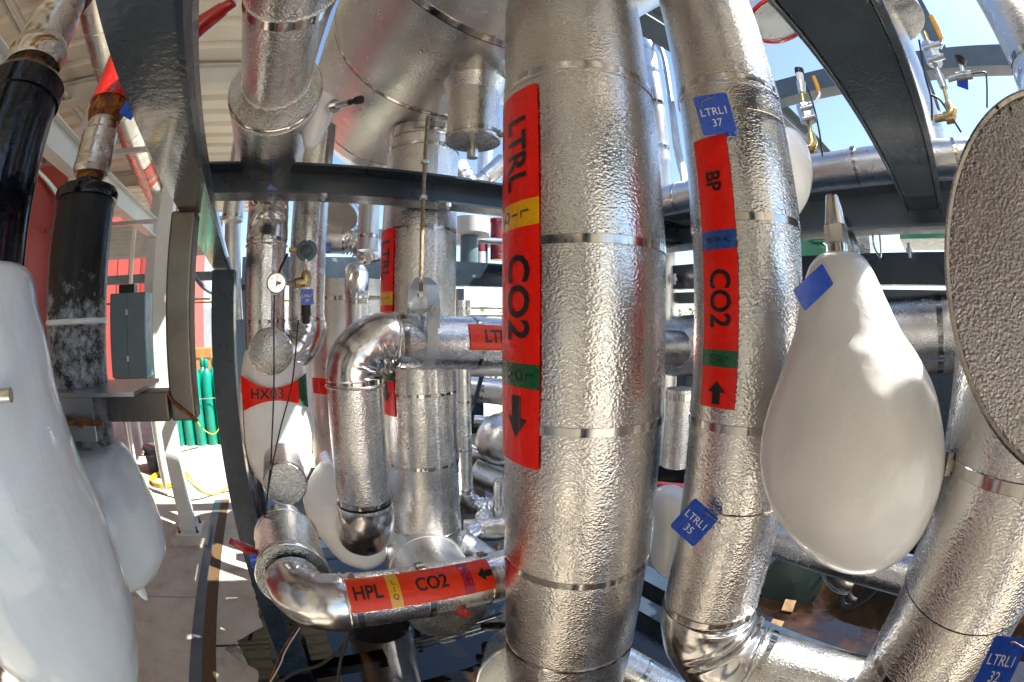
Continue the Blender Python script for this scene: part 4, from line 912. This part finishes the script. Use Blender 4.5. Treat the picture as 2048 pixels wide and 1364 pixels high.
q=P(1668,1128,hd=1.75); t=thing('pipe_bend','smooth dark pipe bend under the ice mass above the wet floor','pipe',q); link('bend',elbow(q+Vector((0,0,.12)),(0,0,-1),q+Vector((.05,-.10,-.06)),(.4,-1,-.1),.085,4,.05,56,30),ELB,t)
# vertical bright pipes against the sky
c=vcyl(1290,1340,300,3.0); z1=frontz(c,92)
t=pipething('sky_pipe','bright slim upright pipe with domed bend against the sky',c,1.0,z1,ALUF,straps=[frontz(c,y) for y in(92,135,200,290,395)],sw=.03,n=48)
link('bend',elbow(Vector((c.o.x,c.o.y,z1)),(0,0,1),Vector((c.o.x,c.o.y,z1))+Vector((-.14,.12,.16)),(-1,.9,0),c.r*1.03,4,.03,40,24),ELB,t)
for i,(o_,lab) in enumerate([(0,'grey conduit curving over beside the bright slim pipe'),(14,'second grey conduit curving over beside the bright slim pipe')]):
    pts=[P(1285,62+i*6,hd=3.1),P(1308,78+i*4,hd=3.0),P(1326,110,hd=2.9),P(1340+i*2,190,hd=2.8),P(1352+i*5,290,hd=2.75),P(1368+i*5,360,hd=2.7),P(1378+i*6,420,hd=2.7)]
    single('conduit',cable(pts,.022-.006*i),GALV,lab,'conduit')
# bigger shape beyond the thick beam: cap and riser
c=vcyl(1812,1868,200,2.35); t=pipething('riser_pipe','embossed riser standing on the side pipe right of the thick beam',c,2.75,4.0,ALUF,straps=[frontz(c,245)],sw=.03,n=56)
cc=Cyl((c.o.x+.02,c.o.y+.05,0),(0,0,1),.21); z0=zrow(c.az,2.3,92)
t=thing('wide_cover','wide round insulated cover with a seam, high right of the thick beam','cover',(c.o.x-.1,c.o.y+.1,z0)); 
q=P(1768,38,hd=2.3); z0=q.z; cc=Cyl((q.x,q.y,0),(0,0,1),.262*1.12)
link('sleeve',cc.jacket(z0,z0+.7,(),72),ALUF,t); link('end_cap',MB().lathe((cc.o.x,cc.o.y,z0-.006),(0,0,1),[(0,0),(0,.28),(.002,.292),(.008,.294)],72),CAPM,t)
link('seam',hbox(cc.o.x-.29,cc.o.x+.29,cc.o.y-.002,cc.o.y+.002,z0-.009,z0-.005),BLACKR,t,smooth=False)
t,c=pxseg('corner_pipe','embossed pipe end with a dark red rim at the top beside the tall pipe',(1480,-60),(1560,40),130,1.9,ALUF,hd2=1.9)
link('red_rim',bead(c,(P(1560,40,hd=1.9)-P(1480,-60,hd=1.9)).length,c.r,40,.012),REDP,t)
c=vcyl(1985,2095,60,1.55); z0=frontz(c,150)
t=pipething('bright_pipe','very bright smooth pipe with creased bend in the top right corner',c,z0-.15,3.6,ALUF,straps=[frontz(c,90)],sw=.02,n=64); link('bend',elbow(Vector((c.o.x,c.o.y,z0+.06)),(0,0,-1),Vector((c.o.x+.16,c.o.y-.06,z0-.14)),(1,-.4,-.1),c.r*1.05,6,.25,64,40),ELB,t)
# ball valves
def fit(pts,wpx,hd,name,m,t,n=14):
    q=[P(*p,hd=hd) for p in pts]; s=slant(q[0])/882/2
    s*=1.35; return link(name,MB().tube(q,[w_*s for w_ in wpx] if isinstance(wpx,(list,tuple)) else wpx*s,n),m,t)
t=thing('ball_valve','ball valve with yellow lever and clear sight top left of the thick beam','valve',P(1615,300,hd=1.9))
fit([(1598,138),(1599,146)],14,1.9,'cap',BLACKR,t); fit([(1599,147),(1602,165)],11,1.9,'sight_glass',DIAL,t); fit([(1602,165),(1604,186)],[15,11],1.9,'fitting',GALV,t)
fit([(1604,186),(1608,212)],6,1.9,'nipple',BRASS,t); fit([(1608,212),(1618,243)],[26,26],1.9,'body',GALV,t,8)
fit([(1601,218),(1625,212)],8,1.86,'bolt',GALV,t); fit([(1606,238),(1630,232)],8,1.86,'bolt',GALV,t)
fit([(1630,206),(1639,190),(1638,182)],[5,4,4],1.88,'lever_arm',GALV,t); fit([(1638,184),(1633,168),(1627,153)],[6,7,6],1.88,'lever_grip',YELL,t)
fit([(1618,243),(1622,270)],7,1.9,'nipple',BRASS,t); fit([(1621,268),(1625,285),(1622,296),(1608,299),(1604,292)],[14,17,17,15,13],1.9,'elbow',BRASS,t)
single('thin_cable',cable([P(1610,165,hd=1.95),P(1625,205,hd=1.95),P(1638,260,hd=1.95),P(1645,312,hd=1.95)],.005),BLACKR,'thin black cable running past the left yellow lever valve','cable')
t=thing('ball_valve','ball valve with yellow lever and side needle valve right of the thick beam','valve',P(1900,240,hd=1.75))
fit([(1848,64),(1858,90)],8,1.75,'nipple',BRASS,t); fit([(1858,90),(1870,128)],[26,26],1.75,'body',GALV,t,8); fit([(1848,98),(1882,88)],9,1.72,'bolt',GALV,t); fit([(1856,122),(1888,112)],9,1.72,'bolt',GALV,t)
fit([(1880,96),(1886,84),(1884,78)],[6,5,5],1.73,'lever_arm',GALV,t); fit([(1884,80),(1874,56),(1862,32)],[7,9,8],1.73,'lever_grip',YELL,t)
fit([(1870,128),(1880,152)],8,1.75,'nipple',GALV,t); fit([(1878,150),(1888,176)],[15,13],1.75,'tee',GALV,t); fit([(1888,176),(1897,212)],7,1.75,'nipple',BRASS,t)
fit([(1894,205),(1904,220),(1902,234),(1890,237)],[12,18,20,17],1.75,'elbow',BRASS,t); fit([(1890,234),(1868,238)],11,1.75,'nipple',BRASS,t)
fit([(1896,160),(1914,155)],8,1.75,'side_nipple',GALV,t); fit([(1914,155),(1944,150)],[14,12],1.75,'needle_valve',GALV,t); fit([(1927,148),(1922,128)],[8,7],1.75,'bonnet',GALV,t); fit([(1922,129),(1921,117)],[14,20],1.75,'knob',BLACKR,t)
single('thin_tube',cable([P(1944,148,hd=1.75),P(1968,145,hd=1.75),P(1973,155,hd=1.75),P(1974,215,hd=1.75)],.005),GREYP,'thin grey tube bending down from the needle valve','tube')
single('thin_cable',cable([P(1838,80,hd=1.95),P(1850,150,hd=1.95),P(1862,195,hd=1.95),P(1864,240,hd=1.95)],.006),BLACKR,'thin black cable hanging beside the riser pipe','cable')
single('thin_cable',cable([P(1862,190,hd=1.9),P(1880,200,hd=1.9),P(1900,230,hd=1.9),P(1922,264,hd=1.9)],.006),BLACKR,'looping black cable below the right ball valve','cable')
# green machinery
for i,(a,b,lab) in enumerate([((1800,438),(1900,478),'green machine housing with a bolted flange right of the thick beam foot'),((1600,470),(1650,512),'green machine housing peeking out left of the chrome nozzle')]):
    p=P(a[0],b[1],hd=3.2); q=P(b[0],a[1],hd=3.2); t=thing('green_machine',lab,'machine',p)
    d_=(q-p); u=Vector((d_.x,d_.y,0)); w_=u.length; u.normalize(); z_=q.z-p.z; M=frame(p,Vector((0,0,1)).cross(u)*-1,u); M=Matrix((u,Vector((0,0,1)),u.cross(Vector((0,0,1))))).transposed().to_4x4(); M.translation=p
    link('housing',MB().prism([(0,0),(w_,0),(w_,z_*.95),(w_*.35,z_*.95),(w_*.2,z_*.5),(0,z_*.25)] if i==0 else [(0,0),(w_*1.0,0),(w_,z_*.5),(w_*.5,z_),(0,z_)],M,-.5),GREEN,t,smooth=False)
    link('flange',MB().prism([(w_*.3,z_*.95),(w_*1.05,z_*.95),(w_*1.05,z_*.62),(w_*.55,z_*.62),(w_*.45,z_*.72)],M,.05),GREEN,t,smooth=False)
    for k in range(5): link('bolt',MB().lathe(M@Vector((w_*(.5+.12*k),z_*.84,.05)),M.to_3x3()@Vector((0,0,1)),[(0,.017),(.015,.017),(.02,.0)],6),GREEN,t)
single('copper_box',hbox(2.9,3.1,.55,.72,2.36,2.62),HEAT,'small copper stained steel box behind the chrome nozzle','box',smooth=False)
single('grey_hose',cable([P(1690,440,hd=2.2),P(1702,470,hd=2.1),P(1712,500,hd=2.05),P(1716,530,hd=2.05)],.018),GALV,'grey hose bending down right of the chrome nozzle','hose')
single('thin_tube',cable([P(1745,455,hd=2.15),P(1748,490,hd=2.15),P(1758,512,hd=2.15),P(1762,508,hd=2.15),P(1758,455,hd=2.15)],.006),CHROME,'small looped steel tube over the dark channel beam','tube')
q=P(1585,1165,hd=3.0); t=thing('green_motor','dark green motor housing low behind the ice mass','motor',q); nn=(CAM-q).normalized()
link('housing',MB().lathe(q,nn,[(-.5,.22),(0,.22),(.0,.25),(.03,.25),(.03,.22),(.05,.0)],40),DGREEN,t)
for k in range(10): a=k*pi/5; M=frame(q,nn,(0,0,1)); link('bolt',MB().lathe(M@Vector((.235*cos(a),.235*sin(a),.03)),nn,[(0,.014),(.012,.014),(.014,0)],6),DGREEN,t)
for i,pts in enumerate([[(1690,1165),(1682,1195),(1690,1212),(1715,1205),(1745,1160)],[(1702,1160),(1696,1185),(1706,1200),(1725,1200),(1765,1165)]]):
    single('rubber_hose',cable([P(*p,hd=2.0) for p in pts],.017),BLACKR,['outer','inner'][i]+' black rubber hose looping near the wet floor behind the ice mass','hose')
# scraps of plywood on the wet floor
for i,(px,py,sx,sy,rt) in enumerate([(1580,1205,.24,.09,15),(1549,1255,.18,.09,10)]):
    q=P(px,py,z=.02); M=Matrix.Translation((q.x,q.y,.012))@Matrix.Rotation(R(rt),4,'Z'); single('wood_scrap',MB().box((-sx/2,-sy/2,-.005),(sx/2,sy/2,.012),M),SCRAP,['largest','orange brown','smallest pale'][i]+' plywood scrap lying on the wet floor','scrap','wood scraps on the wet floor',smooth=False)

# cold vapour rolling off the second black vessel
m,n,bs_=nodes('cold_vapour'); out=[x for x in n.nodes if x.type=='OUTPUT_MATERIAL'][0]; n.nodes.remove(bs_)
v=N(n,'ShaderNodeVolumePrincipled'); v.inputs['Color'].default_value=(.92,.95,1,1); n.links.new(v.outputs[0],out.inputs['Volume'])
f=noise_(n,9,4,.6,1.0); mk=N(n,'ShaderNodeMapRange'); mk.inputs['From Min'].default_value=.46; mk.inputs['From Max'].default_value=.72; mk.inputs['To Max'].default_value=9.; n.links.new(f,mk.inputs[0]); n.links.new(mk.outputs[0],v.inputs['Density'])
q=P(225,905,hd=.93); mb=MB(); rows=[]
for i in range(17):
    a=pi*i/16; rows.append([q+Vector((.13*sin(a)*cos(2*pi*k/24),.10*sin(a)*sin(2*pi*k/24),.13*cos(a))) for k in range(24)])
mb.grid(rows,True,True,True); o=link('vapour',mb,m); o['kind']='stuff'; o['label']='faint cold vapour drifting round the frosted foot of the second black vessel'; o['category']='vapour'
t=[x for x in sc.objects if x.name=='high_frame'][0]
link('gusset',MB().prism([(0,0),(.45,0),(0,-.3)],frame((2.9,-.2,3.62),(1,0,0),(0,1,0)),.02),GREYP,t,smooth=False)
link('upright',hbox(2.9,3.05,-.45,-.3,3.78,5.2),GREYP,t,smooth=False)
link('lifting_eye',MB().tube([Vector((2.92,.25+.09*cos(a*pi/10),3.80+.09*sin(a*pi/10))) for a in range(11)],.022,10),GREYP,t)
for i,(bx_,lab) in enumerate(((.15,'left'),(.62,'middle'),(1.35,'right'))): single('bolt',MB().lathe((bx_,1.5,2.405),(0,0,1),[(0,.007),(.01,.007),(.01,.014),(.024,.014)],8),ZINC,lab+' zinc bolt under the near cross beam flange','bolt')
# ================================================================ MIDDLE BACKGROUND
c=vcyl(612,772,700,3.3); t=pipething('pale_tank','pale embossed upright tank behind the upper smooth elbow','',c,.9,2.26,ALUF,straps=[frontz(c,595)],sw=.03,n=72) if 0 else None
t=pipething('pale_tank','pale embossed upright tank behind the upper smooth elbow',c,.75,2.27,ALUF,straps=[frontz(c,595)],sw=.03,n=72,cat='tank')
s,f=c.hit(640,772); link('tank_label',c.patch(s-.055,s+.055,f-.25,f+.3,.003),VRED,t)
wrapmesh(textmesh('LEL',.09),lambda x,y:c.p(s+y,f-.06+x/c.r,.006),.02,'lettering',INK,t)
c=vcyl(690,735,610,2.6); z1=frontz(c,596)
t=pipething('pipe_drop','slim pipe dropping from a creased bend in front of the pale tank',c,1.3,z1,ALUF,straps=[z1-.02],sw=.02,n=48)
link('bend',elbow(Vector((c.o.x,c.o.y,z1)),(0,0,1),Vector((c.o.x+.02,c.o.y+.16,z1+.16)),(0,1,.1),c.r*1.08,6,.2,48,30),ELB,t)
t,c=pxseg('far_pipe','horizontal pipe above the rear cross beam, wearing the tag numbered 17',(600,478),(690,478),58,2.9,ALUF,straps=[.95])
p1=P(688,478,hd=2.9); p2=P(716,508,hd=2.9); link('bend',elbow(p1,(p1-P(640,478,hd=2.9)),p2+Vector((.1,0,-.05)),(.3,0,-1),.105,6,.2,48,32),ELB,t)
c=vcyl(716,758,450,2.5); t=pipething('rear_pipe','slim dull pipe with a slanting clamp left of the narrow liquid label',c,2.38,3.2,ALUF,straps=[frontz(c,470)],sw=.02,n=48,buckle=.2)
t,c=pxseg('reducer','conical insulated reducer seen below the near cross beam',(705,392),(680,432),72,2.9,ALUF,straps=[.3,.8],hd2=2.75)
c=vcyl(448,490,400,2.7); t=pipething('rear_pipe','upright pipe with strapped foot left of the slim twin pipes',c,frontz(c,438),3.3,ALUF,straps=[frontz(c,428)],sw=.02,n=48)
t,c=pxseg('flue_pipe','slim pipe left of the twin pipes above the rear cross beam',(466,440),(470,640),34,3.0,ALUF)
c=vcyl(905,943,850,2.35); Z=lambda y:frontz(c,y)
t=pipething('slim_riser','slim upright pipe right behind the narrow labelled one',c,Z(985),Z(600),straps=[Z(903),Z(805),Z(983),Z(617)],sw=.014,n=48,capb=True)
link('bend',elbow(Vector((c.o.x,c.o.y,Z(985))),(0,0,-1),Vector((c.o.x+.14,c.o.y-.02,Z(985)-.13)),(1,-.1,0),c.r*1.1,7,.2,64,40),ELB,t)
link('branch',Cyl(Vector((c.o.x+.14,c.o.y-.02,Z(985)-.13)),(1,-.1,0),c.r).jacket(0,1.0,(),48),ALU,t)
G=[((925,775),(1060,790),52,3.0,'silver pipe run behind the slim riser, upper level',[.3,.6],ALUF),((945,940),(1060,995),50,2.7,'dull pipe slanting down to the right behind the biggest pipe',[.45],ALUF),((930,1062),(1060,1052),48,2.1,'pipe with creased end low behind the biggest pipe',[.2],ALU),((915,1082),(990,1130),56,1.95,'pale pipe slanting just above the low horizontal pipe',[],ALU),((890,742),(1060,742),22,2.6,'thin pipe directly below the hung pipe',[],ALUF)]
for a,b,wp,hd,lab,st,m in G: pxseg('rear_pipe',lab,a,b,wp,hd,m,straps=st)
q=P(1000,880,hd=2.7); n_=Vector((-.8,-.5,0)); t=thing('dome_end','large rounded vessel end beside the slim riser, left of the biggest pipe','vessel',q-Vector((0,0,.18)))
link('dome',MB().lathe(q+n_*.1,n_*-1,[(-.06,0),(-.05,.06),(-.01,.12),(.06,.155),(.12,.165),(.9,.165)],56),ALUF,t)
link('strap',MB().lathe(q+n_*.1,n_*-1,[(.12,.165),(.12,.170),(.15,.170),(.15,.165)],56),BANDM,t)
# grey column with white cap, maroon vessels standing on the rear beam
q=P(938,556,hd=4.1); t=thing('grey_pedestal','slate pipe pedestal under a white round cap behind the near cross beam','pedestal',q)
link('pipe',MB().lathe(q,(0,0,1),[(0,.105),(.02,.105),(.02,.085),(.42,.085)],32),CAB,t)
link('cap',MB().lathe(q+Vector((.02,0,.40)),(0,0,1),[(0,.08),(.0,.16),(.02,.175),(.17,.175),(.19,.1)],40),WHITEP,t)
for i,(px,py,h_,lab) in enumerate([(960,532,.30,'short maroon drum with white label behind the grey pedestal'),(996,520,.42,'taller maroon drum beside the biggest pipe')]):
    q=P(px,py,hd=4.8); t=thing('maroon_drum',lab,'drum',q); link('shell',MB().lathe(q,(0,0,1),[(0,.085),(h_,.085),(h_,.1),(h_+.04,.1),(h_+.05,.06)],28),MAROON,t)
    if i==0: cc=Cyl((q.x,q.y,0),(0,0,1),.086); link('white_label',cc.patch(q.z+.02,q.z+.15,-.2,.9,.002),WHITEP,t)
pxseg('thin_manifold','thin horizontal pipe with brass union in front of the maroon drums',(930,478),(1010,484),13,4.4,GALV)
single('cross_beam',hbox(1.0,4.2,5.2,5.32,2.95,3.08),GREYP,'distant slate beam above the maroon drums','beam',smooth=False)
pxseg('rear_pipe','pale pipe rising to the right above the near cross beam',(935,392),(1010,322),38,3.6,ALUF,straps=[.5])
pxseg('rear_pipe','short pale pipe left of the rising one above the near cross beam',(915,330),(950,392),40,3.4,ALUF,straps=[.3,.5])
pxseg('rear_pipe','slim upright pale pipe under the vent stub',(972,300),(968,360),30,4.2,ALUF)
single('rear_brace',MB().tube([P(948,810,hd=2.6),P(964,750,hd=2.6)],.014,8),BLUEP,'short dark slanting brace behind the slim riser','brace')
# horizontal vessel under the liquid pipe
q=P(898,1212,hd=1.42); rr=86/882*slant(q)
t=thing('low_vessel','round embossed vessel end below the low horizontal pipe','vessel',q-Vector((0,0,rr)))
cc=Cyl(q,(.1,1,0),rr); link('shell',cc.jacket(.006,.9,(.3,),72),ALUF,t); link('end_cap',MB().lathe(q,(.1,1,0),[(0,0),(0,rr*.97),(.006,rr)],72),CAPM,t)
q=Vector(P(1052,1372,hd=.98)); nn=Vector((-.45,-.75,.5)).normalized(); rr=.155
t=thing('tilted_cap','big tilted embossed end cap at the bottom, half hidden by the biggest pipe','cap',q-Vector((0,0,rr)))
link('end_cap',MB().lathe(q,-nn,[(0,0),(.0,rr*.93),(.004,rr*.97)],80),ALU,t); cc=Cyl(q-nn*.4,nn,rr); link('sleeve',cc.jacket(0,.397,(),80),ALU,t); link('rim',bead(cc,.397,rr,72,.004),BANDM,t)
link('wire',cable([q+nn*.004+Vector(v) for v in((-.06,0,.05),(-.04,0,.02),(-.055,0,-.02),(-.075,0,-.06))],.0025),BLACKR,t)
# cables on the wet floor
for i,(pts,lab,m) in enumerate([([(700,1250),(690,1290),(680,1330),(672,1400)],'thick black cable dropping from the low pipe to the wet floor',BLACKR),([(690,1290),(640,1330),(590,1345),(540,1380)],'black cable curving away to the left on the wet floor',BLACKR),([(600,1255),(572,1300),(560,1330),(535,1375)],'thin pale cable dropping beside the front post',GALV),([(592,1255),(560,1310),(548,1340),(530,1380)],'thin brown cable dropping beside the front post',RUST)]):
    single('floor_cable',cable([P(*p,hd=1.12+.02*i) for p in pts],.006 if i<2 else .003),m,lab,'cable')
# far side of the yard: louvre, hedge, skid piping that the sky shows between
t=thing('black_louvre','row of black vertical louvre blades in front of the hedge','louvre',(5.4,4.2,1.2))
for k in range(16): link('blade',hbox(4.6+k*.13,4.66+k*.13,5.2-k*.1,5.3-k*.1,1.0,2.0),BLACKR,t,smooth=False)
mb=MB(); rnd=random.Random(4)
for k in range(9000):
    x=9+rnd.gauss(0,2.6); y=8-(x-9)*.8+rnd.gauss(0,.5); z=abs(rnd.gauss(0,.8))+.1+rnd.random()*.9; s=.05+rnd.random()*.05
    if z>2.3: continue
    a=Vector((rnd.uniform(-1,1),rnd.uniform(-1,1),rnd.uniform(-1,1))).normalized()*s; b_=a.orthogonal().normalized()*s*.6; p=Vector((x,y,z)); i=mb.vs([p-a,p+b_,p+a,p-b_]); mb.f.append((i,i+1,i+2,i+3))
t=thing('hedge','leafy green hedge glimpsed between the two tall pipes','hedge',(9,8,0)); link('foliage',mb,mat('hedge_leaf',(.09,.17,.03),.5,0,.5,3),t,smooth=False)
mb=MB()
for k in range(12): mb.tube([(6+k*.55,10.3-k*.42,0),(6.1+k*.55,10.4-k*.42,1.2),(6.2+k*.55,10.2-k*.42,1.9)],[.04,.03,.01],6)
link('stem',mb,RUST,t)

# machinery further along the yard, and a column added behind the camera for the metal to mirror
for i,(x0,x1,y0,y1,h_,m,lab) in enumerate([(5.2,7.4,2.6,5.6,1.75,GREYP,'broad slate machine cabinet beyond the wet floor at right'),(3.9,5.0,4.6,6.4,1.55,DGREEN,'dark green machine cabinet beyond the rear pipes'),(1.4,3.4,6.6,8.2,1.7,BLUEP,'long dark blue machine cabinet behind the rear pipes'),(-.2,1.0,8.2,9.6,1.8,CAB,'slate machine cabinet far behind the upright liquid pipe'),(5.0,6.6,-3.0,1.6,1.6,BLUEP,'long dark machine cabinet behind the right pipe')]):
    t=thing('machine_cabinet',lab,'cabinet',((x0+x1)/2,(y0+y1)/2,0))
    link('body',hbox(x0,x1,y0,y1,.12,h_),m,t,smooth=False); link('plinth',hbox(x0+.04,x1-.04,y0+.04,y1-.04,0,.12),BLACKR,t,smooth=False)
    mb=MB()
    n_=int((x1-x0)/.55)
    for k in range(n_): a=x0+.06+k*(x1-x0-.12)/n_; mb.box((a,y0-.02,.2),(a+(x1-x0-.12)/n_-.04,y0,h_-.08))
    link('doors',mb,m,t,smooth=False)
    mb=MB(); n_=int((y1-y0)/.55)
    for k in range(n_): a=y0+.06+k*(y1-y0-.12)/n_; mb.box((x0-.02,a,.2),(x0,a+(y1-y0-.12)/n_-.04,h_-.08))
    link('side_doors',mb,m,t,smooth=False)
c=single('reflection_column',hbox(-.75,-.45,-.95,-.7,0,3.4),BLUEP,'dark column added unseen behind the viewpoint for the pipe reflections','column',smooth=False)  # unseen block added to put a dark band into the pipe reflections

# dense run of small pipes and elbows in the gap left of the biggest pipe
for a,b_,wp,hd,lab in [((948,842),(1020,846),24,3.6,'thin pipe above the rounded vessel end'),((935,905),(1040,925),30,3.0,'pipe just below the rounded vessel end'),((930,1010),(1030,1018),36,2.4,'pipe level with the creased riser bend'),((955,720),(1040,722),18,3.4,'thin upper pipe under the hung pipe'),((1000,960),(1000,1100),26,2.2,'short upright link between the low rear pipes')]:
    pxseg('rear_pipe',lab,a,b_,wp,hd,ALU,straps=[.35,.7])
p=P(975,1052,hd=2.05); single('pipe_bend',elbow(P(936,1068,hd=2.05),(1,0,.2),P(968,1030,hd=2.2),(.2,1,.3),.05,6,.3,64,40),ELB,'small creased silver bend above the low rear pipes','pipe')
single('rear_beam',ibeam('x',.9,3.4,4.3,1.2,1.3,.08),BLUEP,'thin dark frame member behind the small rear pipes','beam',smooth=False)
for i,x in enumerate((1.15,1.9,2.7)): single('rear_post',hbox(x,x+.07,4.27,4.34,0,2.3),BLUEP,['left','middle','right'][i]+' thin dark post behind the small rear pipes','post',smooth=False)
for k,(x,z) in enumerate(((1.3,2.02),(1.3,2.10),(1.3,1.9))): single('thin_conduit',MB().tube([(x-.4,4.15,z),(x+2.2,4.15,z)],.018,10),GALV,['middle','upper','lower'][k]+' thin conduit clipped across the rear posts','conduit')
